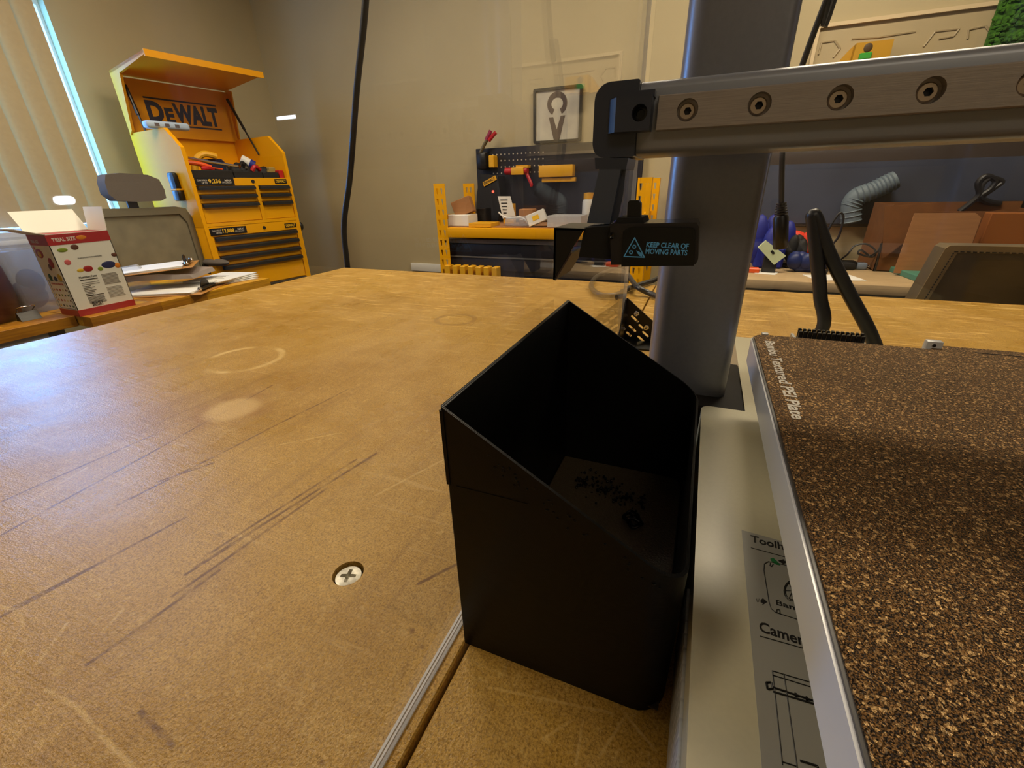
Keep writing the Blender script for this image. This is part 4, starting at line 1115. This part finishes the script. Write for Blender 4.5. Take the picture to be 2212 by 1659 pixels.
obj('ring', MB().box(-.0345, -.001, .088, .150, 1.170, 1.178, .002, 1, CMX), YEL2, fl)

# ------------------------------------------------------------------ pegboard bench at the far wall
yb = 2.25
rb = thing('rack_bench', 'yellow steel rack workbench with slotted posts against the far wall', 'workbench', (-.82, 2.45, 0))
def post(x0, x1, y0, y1, dx):
    t_ = .003
    pr_ = [(x0, y0), (x1, y0), (x1, y0 + t_), (x0 + t_, y0 + t_), (x0 + t_, y1), (x0, y1)] if dx > 0 else [(x0, y0), (x1, y0), (x1, y1), (x1 - t_, y1), (x1 - t_, y0 + t_), (x0, y0 + t_)]
    a = MB().prism(pr_, 'z', 0, 1.172)
    c = MB()
    for k in range(9):
        z = 1.135 - k * .054
        m_ = (x0 + x1) / 2
        for o_ in (-.016, .012): c.prism([(m_ + o_ - .007, z + .014), (m_ + o_ + .007, z + .014), (m_ + o_ + .004, z - .016), (m_ + o_ - .001, z - .016)], 'y', y0 - .01, y0 + .008)
    return cut(a, c)
obj('post', post(-1.397, -1.327, yb, yb + .05, 1), YEL, rb)
obj('post', post(-.309, -.246, yb, yb + .05, -1), YEL, rb)
obj('post', post(-1.435, -1.357, 2.66, 2.70, 1), YEL, rb)
obj('post', post(-.320, -.250, 2.66, 2.70, -1), YEL, rb)
obj('beam', MB().box(-1.327, -.309, yb - .01, yb + .03, .895, .947, .003), YEL, rb)
obj('beam', MB().box(-1.357, -.320, 2.64, 2.66, .895, .947, .003), YEL, rb)
obj('side_brace', MB().box(-1.392, -1.372, yb + .05, 2.66, .985, 1.010).box(-.30, -.28, yb + .05, 2.66, .985, 1.010), YEL, rb)
obj('worktop', MB().box(-1.36, -.32, yb + .03, 2.64, .935, .950), CARD, rb)
dr = thing('drawer_unit', 'dark blue-grey drawer unit under the yellow beam of the rack bench', 'drawers', (-.85, 2.45, 0))
obj('unit_body', MB().box(-1.37, -.33, yb + .06, 2.62, .30, .862), DARKM, dr)
obj('unit_top', MB().box(-1.385, -.325, yb + .03, 2.62, .862, .884, .002), GREYP, dr)
obj('drawer_front', MB().box(-1.372, -.33, yb + .045, yb + .06, .790, .858, .002), DARKM, dr)
obj('drawer_front', MB().box(-1.372, -.33, yb + .045, yb + .06, .715, .783, .002), DARKM, dr)
obj('drawer_handle', MB().box(-1.36, -.34, yb + .038, yb + .045, .783, .790), GREYP, dr)
for k in range(7):
    u = -1.36 + k * .05
    tag(obj('yellow_bin', MB().box(u, u + .032, yb - .02, yb + .04, .64, .742, .004, 1), YEL2), ['first', 'second', 'third', 'fourth', 'fifth', 'sixth', 'seventh'][k] + ' yellow parts bin from the left below the dark drawers', 'bin', 'yellow bins below the drawer unit')
tag(obj('storage_shelf', MB().box(-1.325, -.32, yb - .04, yb + .05, .62, .64).box(-1.325, -1.305, yb - .02, yb + .05, 0, .62).box(-.34, -.32, yb - .02, yb + .05, 0, .62), DARKM), 'dark low shelf carrying the yellow bins under the rack bench', 'shelf')
pgb = thing('pegboard', 'black metal pegboard with yellow holders above the rack bench', 'pegboard', (-.85, 2.71, .95))
obj('panel', MB().box(-1.360, -.352, 2.712, 2.722, .952, 1.363, .002, 1), PEGM, pgb)
pk = MB()
for r_ in range(4):
    for k in range(13): pk.cyl((-1.245 + k * .0268, 2.7105, 1.326 - r_ * .034), (-1.245 + k * .0268, 2.713, 1.326 - r_ * .034), .0042, seg=8)
for r_ in range(5):
    for k in range(3): pk.cyl((-1.325 + k * .024, 2.7105, 1.085 - r_ * .026), (-1.325 + k * .024, 2.713, 1.085 - r_ * .026), .0042, seg=8)
hh = obj('peg_holes', pk, M('wall_through_hole', (176, 168, 150), .8), pgb); hh['kind'] = 'stuff'
def yrect(p0, p1, y): a = PY(*p0, y); b = PY(*p1, y); return min(a.x, b.x), max(a.x, b.x), min(a.z, b.z), max(a.z, b.z)
x0, x1, z0, z1 = yrect((1164, 358), (1237, 381), 2.66)
sh = obj('holder_shelf', MB().box(x0, x1, 2.655, 2.712, z0, z1, .003).box(x0 + .015, x1 + .012, 2.668, 2.700, z0 - .026, z0 - .004, .002), YEL2, pgb)
x0, x1, z0, z1 = yrect((1104, 362), (1131, 377), 2.66)
obj('holder_clip', MB().box(x0, x1, 2.655, 2.712, z0, z1, .003).box(x0 + .03, x1 + .025, 2.66, 2.712, z1 - .004, z1 + .010), YEL2, pgb)
hg = thing('caulking_gun', 'red pistol grip tool hanging in a yellow pegboard clip', 'tool', PY(1140, 380, 2.66))
obj('barrel', MB().tube([PY(1092, 370, 2.68), PY(1105, 370, 2.68), PY(1140, 368, 2.68)], .020, 12, 2), RED, hg)
obj('grip', MB().tube([PY(1135, 366, 2.68), PY(1140, 380, 2.68), PY(1148, 398, 2.68), PY(1146, 401, 2.68)], .010, 8, 4), RED, hg)
bh = thing('battery_charger', 'black and yellow tool holster at the top left of the pegboard', 'holster', PY(1048, 360, 2.68))
x0, x1, z0, z1 = yrect((1031, 330), (1053, 366), 2.66)
obj('holster', MB().box(x0, x1, 2.64, 2.712, z0, z1, .01, 2), BLACK, bh)
x0, x1, z0, z1 = yrect((1056, 336), (1068, 362), 2.66)
obj('yellow_face', MB().box(x0, x1, 2.65, 2.712, z0, z1, .004, 1), YEL2, bh)
pli = thing('hand_pliers', 'hand pliers with red grips sticking up above the pegboard corner', 'pliers', PY(1045, 325, 2.67))
obj('grip', MB().tube([PY(1050, 302, 2.67), PY(1056, 292, 2.67), PY(1060, 282, 2.67)], .011, 8, 3), M('plum_grip', (140, 40, 70), .4), pli)
obj('grip', MB().tube([PY(1056, 304, 2.67), PY(1064, 294, 2.67), PY(1071, 286, 2.67)], .011, 8, 3), RED, pli)
obj('jaws', MB().tube([PY(1038, 330, 2.67), PY(1045, 315, 2.67), PY(1052, 302, 2.67)], .010, 8, 3), M('worn_steel', (120, 104, 70), .4, metal=.6), pli)
yc2 = thing('black_case', 'black tool case with a slanted yellow label on the left of the bench', 'case', PY(1060, 440, 2.6))
obj('case_body', MB().prism(xz([(1036, 376), (1075, 380), (1082, 430), (1076, 478), (1028, 478), (1030, 420)], 2.60), 'y', 2.60, 2.70, .006, 1), BLACKM, yc2)
p = [PY(*q, 2.597) for q in ((1043, 394), (1070, 379), (1073, 388), (1046, 403))]
obj('case_label', MB().prism([(a.x, a.z) for a in p], 'y', 2.594, 2.60), YEL2, yc2)
text('DEWALT', (p[1] - p[0]).length * .86, .014, frame((p[3] + (p[0] - p[3]) * .25 + (p[2] - p[3]) * .07 + Vector((0, -.004, 0))), p[1] - p[0], (0, 0, 1)), INK, yc2, .02)
obj('power_light', MB().ball(PY(1065, 414, 2.598), .008, .004, .007), LED, yc2)
tgc = thing('hang_card', 'white card with lines of print propped before the pegboard', 'card', PY(1095, 460, 2.5))
pts = [(1075, 424), (1102, 424), (1113, 466), (1086, 472)]
obj('card', MB().prism(xz(pts, 2.52), 'y', 2.52, 2.524), PAPER, tgc)
pr2 = MB()
for k in range(5):
    a = PY(1081 + k * 1.6, 433 + k * 7, 2.519); pr2.box(a.x, a.x + .045 - .006 * k, 2.5185, 2.520, a.z, a.z + .005)
obj('print', pr2, INK, tgc)
obj('stand', MB().box(PY(1088, 468, 2.53).x, PY(1110, 468, 2.53).x, 2.524, 2.56, .950, PY(1100, 440, 2.52).z), YEL2, tgc)
def bench_box(name, lab, cat, p0, p1, y, dep, mat, bev=.003, z0=None):
    a = PY(*p0, y); b = PY(*p1, y)
    return tag(obj(name, MB().box(min(a.x, b.x), max(a.x, b.x), y, y + dep, .950 if z0 is None else z0, max(a.z, b.z), bev, 1), mat), lab, cat)
bench_box('white_box', 'white cardboard carton at the left end of the rack bench', 'box', (967, 464), (1012, 488), 2.30, .12, PAPER)
cb = tag(obj('brown_box', MB().box(-.055, .055, -.03, .03, 0, .085, .002, 1, Matrix.Translation(PY(1003, 452, 2.36)) @ Matrix.Rotation(-.35, 4, 'Y') @ Matrix.Rotation(.2, 4, 'Z') @ Matrix.Translation((0, 0, -.03))), CARD), 'tilted brown cardboard box leaning on the white carton', 'box')
bench_box('black_adapter', 'black power adapter behind the brown box on the rack bench', 'adapter', (1028, 450), (1050, 488), 2.45, .08, BLACK)
bench_box('yellow_envelope', 'flat yellow padded envelope at the bench front edge', 'envelope', (1012, 482), (1060, 488), 2.27, .12, YEL2, .001, .950)
bench_box('kraft_packet', 'crumpled kraft and clear plastic packet at mid bench', 'packet', (1120, 452), (1150, 488), 2.42, .07, CARD)
t = thing('clamshell_pack', 'clear plastic clamshell pack lying at mid bench', 'packet', PY(1115, 480, 2.33))
obj('film', MB().box(PY(1090, 480, 2.33).x, PY(1140, 480, 2.33).x, 2.33, 2.41, .950, PY(1115, 470, 2.33).z, .012, 2).jitter(.004), BAGM, t)
wb2 = thing('printed_box', 'small white box with a yellow label lying tilted on the bench', 'box', PY(1160, 475, 2.3))
FB = Matrix.Translation(PY(1158, 472, 2.32)) @ Matrix.Rotation(-.38, 4, 'Y') @ Matrix.Rotation(.25, 4, 'Z')
obj('box_body', MB().box(-.045, .055, -.035, .035, -.028, .030, .002, 1, FB), WHITE, wb2)
obj('yellow_label', MB().box(-.015, .02, -.0365, -.035, -.008, .014, mat=FB), YINK, wb2)
gt = thing('grey_tray', 'pale grey open tray box on the right half of the rack bench', 'tray', PY(1215, 480, 2.3))
x0, x1, z0, z1 = yrect((1182, 466), (1255, 488), 2.29)
obj('tray', cut(MB().box(x0, x1, 2.29, 2.42, .950, z1, .002, 1), MB().box(x0 + .004, x1 - .004, 2.294, 2.416, .954, z1 + .1)), LGREY, gt)
wbt = thing('white_bottle', 'white bottle with a yellow cap standing near the pegboard', 'bottle', PY(1268, 470, 2.45))
q = PY(1270, 470, 2.45)
obj('bottle_body', MB().lathe([(.03, .0), (.032, .004), (.032, .115), (.026, .13)], (q.x, 2.45, .950)), WHITE, wbt)
obj('cap', MB().lathe([(.027, 0), (.027, .03), (0, .032)], (q.x, 2.45, 1.079)), YEL2, wbt)
tag(obj('white_cable', MB().tube([PY(1077, 458, 2.36), PY(1085, 466, 2.36), PY(1100, 471, 2.36), PY(1127, 470, 2.36), PY(1142, 484, 2.36)], .0045, 8, 6), WHITE), 'white cable curving over the clutter at mid bench', 'cable')
# poster
ps = thing('framed_poster', 'black framed poster with large dark letters C and V on the far wall', 'poster', (-.85, 2.74, 1.37))
x0, x1, z0, z1 = -.990, -.708, 1.372, 1.642
obj('frame', cut(MB().prism(rrect(x0, x1, z0, z1, .012), 'y', 2.728, 2.749, .001, 1), MB().prism(rrect(x0 + .014, x1 - .014, z0 + .014, z1 - .014, .006), 'y', 2.70, 2.76)), BLACK, ps)
obj('print_sheet', MB().box(x0 + .010, x1 - .010, 2.738, 2.745, z0 + .010, z1 - .010), M('poster_paper', (196, 190, 172), .35, rgb2=(160, 156, 148), vscale=7), ps)
DK = M('poster_ink', (62, 46, 44), .5)
cxp, czp, ro, ri = -.851, 1.563, .058, .034
cpts = [(cxp + ro * math.cos(a), czp + ro * math.sin(a)) for a in [math.radians(-62 + k * 304 / 28) for k in range(29)]]
cpts += [(cxp + ri * math.cos(a), czp + ri * .85 * math.sin(a)) for a in [math.radians(242 - k * 304 / 28) for k in range(29)]]
obj('letter', MB().prism(cpts, 'y', 2.7365, 2.738), DK, ps)
vz0, vz1 = 1.383, 1.500
obj('letter', MB().prism([(cxp - .048, vz1), (cxp - .022, vz1), (cxp, vz0 + .055), (cxp + .022, vz1 + .004), (cxp + .048, vz1 + .004), (cxp + .016, vz0), (cxp - .016, vz0)], 'y', 2.7365, 2.738), DK, ps)

# ------------------------------------------------------------------ far wall, right
wbd = thing('wall_board', 'beige wall board with a pale metal frame and raised shapes', 'board', (1.2, 2.74, 1.1))
fx0, fx1, fz0, fz1 = .338, 1.90, 1.31, 1.765
obj('panel', MB().box(fx0 + .01, fx1 - .01, 2.742, 2.749, fz0 + .01, fz1 - .012), M('board_face', (168, 152, 118), .5), wbd)
obj('frame', MB().box(fx0, fx1, 2.728, 2.749, fz1 - .014, fz1).box(fx0, fx1, 2.728, 2.749, fz0, fz0 + .014).box(fx0, fx0 + .014, 2.728, 2.749, fz0 + .014, fz1 - .014).box(fx1 - .014, fx1, 2.728, 2.749, fz0 + .014, fz1 - .014), M('pale_frame', (206, 186, 150), .35), wbd)
rs = MB()
for pl in (((1768, 118), (1775, 92), (1803, 88), (1815, 105), (1800, 124)), ((1995, 101), (2020, 68), (2072, 62), (2060, 78), (2028, 84)), ((2090, 84), (2092, 64), (2128, 56), (2143, 74), (2135, 86)), ((1840, 84), (1900, 80), (1925, 76), (1978, 68))):
    P = [PY(*p, 2.741) for p in pl]
    for a, b in zip(P, P[1:]): rs.cyl(a, b, .004, seg=6)
obj('raised_outline', rs, M('board_relief', (160, 144, 112), .5), wbd)
mp = thing('moss_panel', 'bright green moss wall panel at the top right of the photo', 'panel', (1.10, 2.735, 1.2))
x0 = PY(2148, 50, 2.70).x
ms = MB().box(x0, x0 + .40, 2.71, 2.727, 1.55, 1.98)
for k in range(1300):
    ms.ball((x0 + random.random() * .40, 2.708 + random.uniform(-.008, .006), 1.55 + random.random() * .43), random.uniform(.006, .012), random.uniform(.004, .009), random.uniform(.005, .011), 5, 4)
mo = obj('moss', ms, MOSS, mp); mo['kind'] = 'stuff'
mbx = thing('mustard_dispenser', 'mustard yellow wall box with a small green part under the board frame', 'box', (.57, 2.70, 1.5))
obj('box_body', MB().prism(xz([(1851, 93), (1932, 84), (1920, 130), (1838, 140)], 2.66), 'y', 2.66, 2.742, .002, 1).prism(xz([(1851, 93), (1842, 101), (1806, 140), (1838, 140)], 2.66), 'y', 2.70, 2.742), MUSTARD, mbx)
q = PY(1868, 122, 2.66)
obj('green_part', MB().box(q.x - .022, q.x + .022, 2.648, 2.662, q.z - .012, q.z + .012, .003, 1), M('bright_green', (50, 150, 50), .4), mbx)
obj('dark_mark', MB().ball((q.x + .004, 2.659, q.z + .030), .016, .003, .016), M('brown_mark', (66, 46, 14), .6), mbx)
tv = thing('dark_wall_panel', 'wide dark blue-grey flat panel on the wall above the cluttered desk', 'screen', (.75, 2.72, .90))  # dark zone above the desk, built as a flat blue-grey panel
obj('panel_border', MB().box(.20, 1.55, 2.715, 2.748, .93, 1.285, .004, 1), M('brown_grey_border', (64, 54, 48), .45), tv)
obj('panel_face', MB().box(.215, 1.535, 2.712, 2.716, .945, 1.215), SCREEN, tv)
# right desk
de = desk('desk', 'pale wooden desk with clutter behind the printer on the right', .08, 1.75, 2.035, 2.70, DZ, WOODP, BLACKM)
obj('under_rail', MB().box(.085, 1.745, 2.038, 2.06, DZ - .085, DZ - .036), BLACKM, de)
RZ = DZ
cbx = thing('cardboard_box', 'open brown cardboard box with dark interior behind the standing cardboard sheet', 'box', (.9, 2.42, RZ))
t = MB().box(.70, 1.20, 2.36, 2.364, RZ, 1.02).box(.70, 1.20, 2.60, 2.604, RZ, 1.045).box(.70, .704, 2.36, 2.60, RZ, 1.045).box(1.196, 1.20, 2.36, 2.60, RZ, 1.02).box(.70, 1.20, 2.36, 2.60, RZ, RZ + .004)
obj('box_body', t, CARD2, cbx)
obj('flap', MB().prism(xz([(1911, 446), (2024, 438), (2012, 480), (1905, 560)], 2.34), 'y', 2.34, 2.344), CARD2, cbx)
FS = 2.27
tag(obj('cardboard_sheet', MB().prism(xz([(1976, 461), (2108, 460), (2120, 470), (2075, 595), (1930, 590)], FS), 'y', FS, FS + .006).box(PY(2075, 590, FS).x - .12, PY(2075, 590, FS).x, FS - .005, FS + .02, RZ, RZ + .02), CARD), 'light brown corrugated cardboard sheet standing on the right desk', 'cardboard')
cbs = thing('cardboard_carton', 'dark amber cardboard carton at the right edge of the photo', 'carton', (1.15, 2.3, RZ))
x0 = PY(2130, 460, 2.34).x
obj('carton_body', MB().box(x0, x0 + .35, 2.30, 2.352, RZ, PY(2150, 460, 2.30).z, .003, 1), M('amber_card', (132, 74, 18), .8), cbs)
tb2 = [PZ(*p, RZ) for p in ((1918, 586), (1998, 616))]
tag(obj('teal_book', MB().box(0, (tb2[1] - tb2[0]).length, 0, .13, 0, .022, .002, 1, Matrix.Translation(tb2[0]) @ Matrix.Rotation(math.atan2((tb2[1] - tb2[0]).y, (tb2[1] - tb2[0]).x), 4, 'Z')), TEAL), 'flat teal green book lying before the cardboard sheet', 'book')
# leather chair back
lc = thing('leather_chair', 'olive brown leather chair back with dark stitching behind the bench', 'chair', (.72, 1.30, 0))
YL = 1.22
tl = PY(2044, 530, YL); bl_ = PY(1974, 652, YL)
prf = [(bl_.x - .03, .70), (bl_.x, bl_.z), (tl.x, tl.z - .006), (tl.x + .006, tl.z), (tl.x + .42, tl.z), (tl.x + .47, bl_.z), (tl.x + .49, .70)]
obj('backrest', MB().prism(prf, 'y', YL, YL + .05, .006, 2), LEATHER, lc)
obj('edge_band', MB().prism([prf[0], prf[1], prf[2], prf[3], (prf[3][0] + .42, prf[3][1]), (prf[3][0] + .42, prf[3][1] - .014), (prf[3][0] + .016, prf[3][1] - .014), (prf[1][0] + .022, prf[1][1]), (prf[0][0] + .022, .70)], 'y', YL - .0015, YL + .002), LEATHL, lc)
sm = MB()
e0 = Vector((prf[1][0] + .015, YL - .0025, prf[1][1])); e1 = Vector((prf[3][0] + .010, YL - .0025, prf[3][1] - .012))
n_ = 20
for k in range(n_):
    a = e0.lerp(e1, k / n_); sm.cyl(a, a + (e1 - e0) / n_ * .6, .0011, seg=6)
for k in range(40):
    a = e1 + Vector((k * .010, 0, 0)); sm.cyl(a, a + Vector((.006, 0, 0)), .0011, seg=6)
so_ = obj('stitching', sm, M('dark_thread', (46, 38, 24), .8), lc); so_['kind'] = 'stuff'
obj('seat', MB().box(tl.x - .02, tl.x + .46, YL - .14, YL + .40, .42, .50, .02, 2), LEATHER, lc)
obj('back_support', MB().box(tl.x + .05, tl.x + .40, YL + .02, YL + .05, .45, .72), LEATHER, lc)
for xx in (tl.x + .02, tl.x + .40):
    for yy in (YL - .10, YL + .34): obj('leg', MB().box(xx, xx + .035, yy, yy + .035, 0, .43), BLACKM, lc)
# clutter
def heap(name, lab, cat, c, r, h, mat, n=8, y=.05):
    t = MB()
    t.box(c.x - r * .7, c.x + r * .7, c.y - y * .7, c.y + y * .7, RZ, RZ + h * .4, .01, 1)
    for k in range(n): t.ball((c.x + random.uniform(-r, r) * .7, c.y + random.uniform(-y, y) * .6, RZ + h * random.uniform(.35, .62)), r * .42, y * .6, h * .38, 10, 7)
    return tag(obj(name, t, mat), lab, cat)
heap('blue_cloth', 'royal blue cloth bag at the column edge on the right desk', 'cloth', PY(1665, 530, 2.35), .085, .235, BLUE, 10)
heap('orange_bag', 'orange red fabric bag heaped in the middle of the desk clutter', 'bag', PY(1725, 540, 2.44), .13, .175, M('orange_red_fabric', (216, 52, 22), .6), 12)
heap('black_glove', 'black glove resting against the orange bag on the right desk', 'glove', PY(1727, 525, 2.36), .055, .155, BLACKM, 9, .03)
heap('blue_pouch', 'dark blue pouch in front of the orange bag', 'pouch', PY(1747, 560, 2.28), .075, .095, M('dark_blue_pouch', (16, 34, 92), .5), 9, .04)
gc_ = thing('green_card_box', 'pale green white card box tilted up in the desk clutter', 'box', PY(1668, 540, 2.2))
FG = frame(PY(1658, 571, 2.20), (.86, 0, -.52), (.52, 0, .86))
q0 = PY(1668, 538, 2.2)
gpts = xz([(1638, 535), (1655, 520), (1698, 553), (1672, 572)], 2.2)
obj('box_body', MB().prism(gpts, 'y', 2.20, 2.225, .002, 1), M('pale_green_card', (196, 208, 168), .5), gc_)
obj('emblem', MB().prism(xz([(1664, 543), (1669, 540), (1674, 547), (1669, 550)], 2.2), 'y', 2.1985, 2.2), INK, gc_)
obj('stand', MB().box(q0.x - .02, q0.x + .03, 2.205, 2.24, RZ, q0.z - .02), BLACKM, gc_)
q = PZ(1730, 578, RZ)
dt = thing('dark_tool', 'long black and grey hand tool lying along the front of the clutter', 'tool', (q.x, q.y, RZ))
obj('tool_body', MB().box(q.x - .12, q.x + .20, q.y - .03, q.y + .03, RZ, RZ + .03, .01, 2), BLACKM, dt)
obj('grey_grip', MB().ball((q.x - .02, q.y - .02, RZ + .035), .09, .03, .018), GREYP, dt)
for (px_, py_, rz, sx_, sy_, lab) in ((1800, 600, .25, .09, .06, 'white paper sheet at the front of the right desk beside the cables'), (1655, 590, -.3, .04, .03, 'small white paper scrap near the column on the right desk')):
    q = PZ(px_, py_, RZ)
    tag(obj('paper_sheet', MB().box(-sx_, sx_, -sy_, sy_, 0, .0015, mat=Matrix.Translation((q.x, q.y, RZ)) @ Matrix.Rotation(rz, 4, 'Z')), PAPER), lab, 'paper')
q = PZ(1622, 588, RZ)
tag(obj('orange_block', MB().box(q.x - .03, q.x + .03, q.y - .02, q.y + .02, RZ, RZ + .02, .003, 1), ORANGE), 'small orange plastic block at the column edge on the desk', 'block')
cbn = thing('power_adapter', 'black power adapter with a grey plug lying among cables on the right desk', 'adapter', PZ(1840, 578, RZ))
q = PZ(1830, 580, RZ)
obj('adapter_body', MB().box(q.x - .045, q.x + .025, q.y - .03, q.y + .03, RZ, RZ + .035, .006, 2), BLACK, cbn)
obj('plug', MB().box(q.x + .025, q.x + .065, q.y - .028, q.y + .01, RZ, RZ + .030, .008, 2), M('blue_grey_plug', (110, 122, 140), .4), cbn)
obj('plug_pin', MB().box(q.x + .065, q.x + .085, q.y - .015, q.y - .008, RZ + .012, RZ + .02).box(q.x + .065, q.x + .085, q.y - .002, q.y + .004, RZ + .012, RZ + .02), CHROME, cbn)
YK = 2.40
cable('black_lead', [PY(1785, 505, YK), PY(1800, 478, YK), PY(1815, 460, YK), PY(1822, 472, YK), PY(1812, 510, YK), PY(1795, 535, YK), PY(1790, 575, YK - .05), PZ(1782, 592, RZ + .006)], .0045, RUBBER, 'thin black lead looping above the desk clutter behind the thick cables', seg=8)
cable('cable_tangle', [PZ(1800, 572, RZ + .005), PY(1830, 550, 2.38), PY(1845, 532, 2.38), PY(1870, 527, 2.38), PY(1890, 540, 2.38), PY(1885, 555, 2.38), PY(1855, 548, 2.38), PY(1860, 540, 2.38), PY(1880, 552, 2.38), PY(1898, 540, 2.33), PY(1904, 528, 2.32), PZ(1890, 585, RZ + .005)], .0040, RUBBER, 'tangle of thin black wires left of the open cardboard box', seg=8)
hz = thing('hose_reflection', 'pale grey ribbed shape standing in for a hose reflection behind the desk clutter', 'hose', PY(1890, 430, 2.66))
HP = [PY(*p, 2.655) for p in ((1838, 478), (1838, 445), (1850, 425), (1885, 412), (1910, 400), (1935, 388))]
HM = M('dim_hose_reflection', (98, 112, 122), .6)  # reflected hose built as an object, its faintness put into this grey
obj('reflected_hose_skin', MB().tube(HP, .040, 14, 6), HM, hz)
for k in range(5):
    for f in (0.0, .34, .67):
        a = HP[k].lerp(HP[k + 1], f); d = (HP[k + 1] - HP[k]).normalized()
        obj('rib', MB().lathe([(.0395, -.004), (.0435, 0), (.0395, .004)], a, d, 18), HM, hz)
bd = thing('black_device', 'black flat device with a bundled cable behind the cardboard sheet', 'device', PY(2150, 450, 2.62))
x0 = PY(2110, 440, 2.62).x
obj('device_body', MB().box(x0, x0 + .45, 2.61, 2.66, RZ, PY(2150, 435, 2.61).z, .006, 1), BLACK, bd)
obj('cable_bundle', MB().tube([PY(2072, 457, 2.58), PY(2095, 440, 2.58), PY(2115, 420, 2.58), PY(2113, 395, 2.58), PY(2130, 381, 2.58), PY(2150, 390, 2.58), PY(2140, 408, 2.58), PY(2118, 425, 2.58), PY(2135, 436, 2.59), PY(2160, 440, 2.60)], .011, 10, 6), RUBBER, bd)
obj('cable_bundle', MB().tube([PY(2118, 424, 2.58), PY(2122, 400, 2.58), PY(2140, 385, 2.58), PY(2165, 392, 2.58), PY(2150, 405, 2.58), PY(2120, 426, 2.58)], .009, 10, 6), RUBBER, bd)

# ------------------------------------------------------------------ small lights on the right wall (seen as glints in the clear panel)
LAMPM = M('lit_lamp_diffuser', (235, 242, 255), .4, emit=34.0)
XM = 2 * PXL - X1 + .06
def wall_light(name, lab, pl):
    P = [PX(*p, XM) for p in pl]
    ys = [p.y for p in P]; zs = [p.z for p in P]
    t = thing(name, lab, 'lamp', (X1, sum(ys) / len(ys), min(zs)))
    cy, cz = (min(ys) + max(ys)) / 2, (min(zs) + max(zs)) / 2
    hy, hz_ = (max(ys) - min(ys)) / 2, (max(zs) - min(zs)) / 2
    r = min(hy, hz_) * .98
    obj('housing', MB().prism(rrect(cy - hy * 1.12, cy + hy * 1.12, cz - hz_ * 1.2, cz + hz_ * 1.2, r), 'x', X1 - .035, X1 - .0005), WHITE, t)
    obj('diffuser', MB().prism(rrect(cy - hy, cy + hy, cz - hz_, cz + hz_, r), 'x', X1 - .045, X1 - .034), LAMPM, t)
wall_light('wall_light', 'white oval wall light on the right wall, mirrored low at left in the clear panel', ((116, 424), (168, 441)))
q = PY(618, 254, Y1 - .03)
lx_ = 2 * PXL - q.x
lb = thing('light_bar', 'slim white light bar on the far wall, mirrored above the chest in the clear panel', 'lamp', (lx_, Y1, q.z - .02))
obj('housing', MB().box(lx_ - .09, lx_ + .09, Y1 - .03, Y1, q.z - .018, q.z + .018, .004), WHITE, lb)
obj('diffuser', MB().box(lx_ - .085, lx_ + .085, Y1 - .036, Y1 - .029, q.z - .010, q.z + .010), LAMPM, lb)
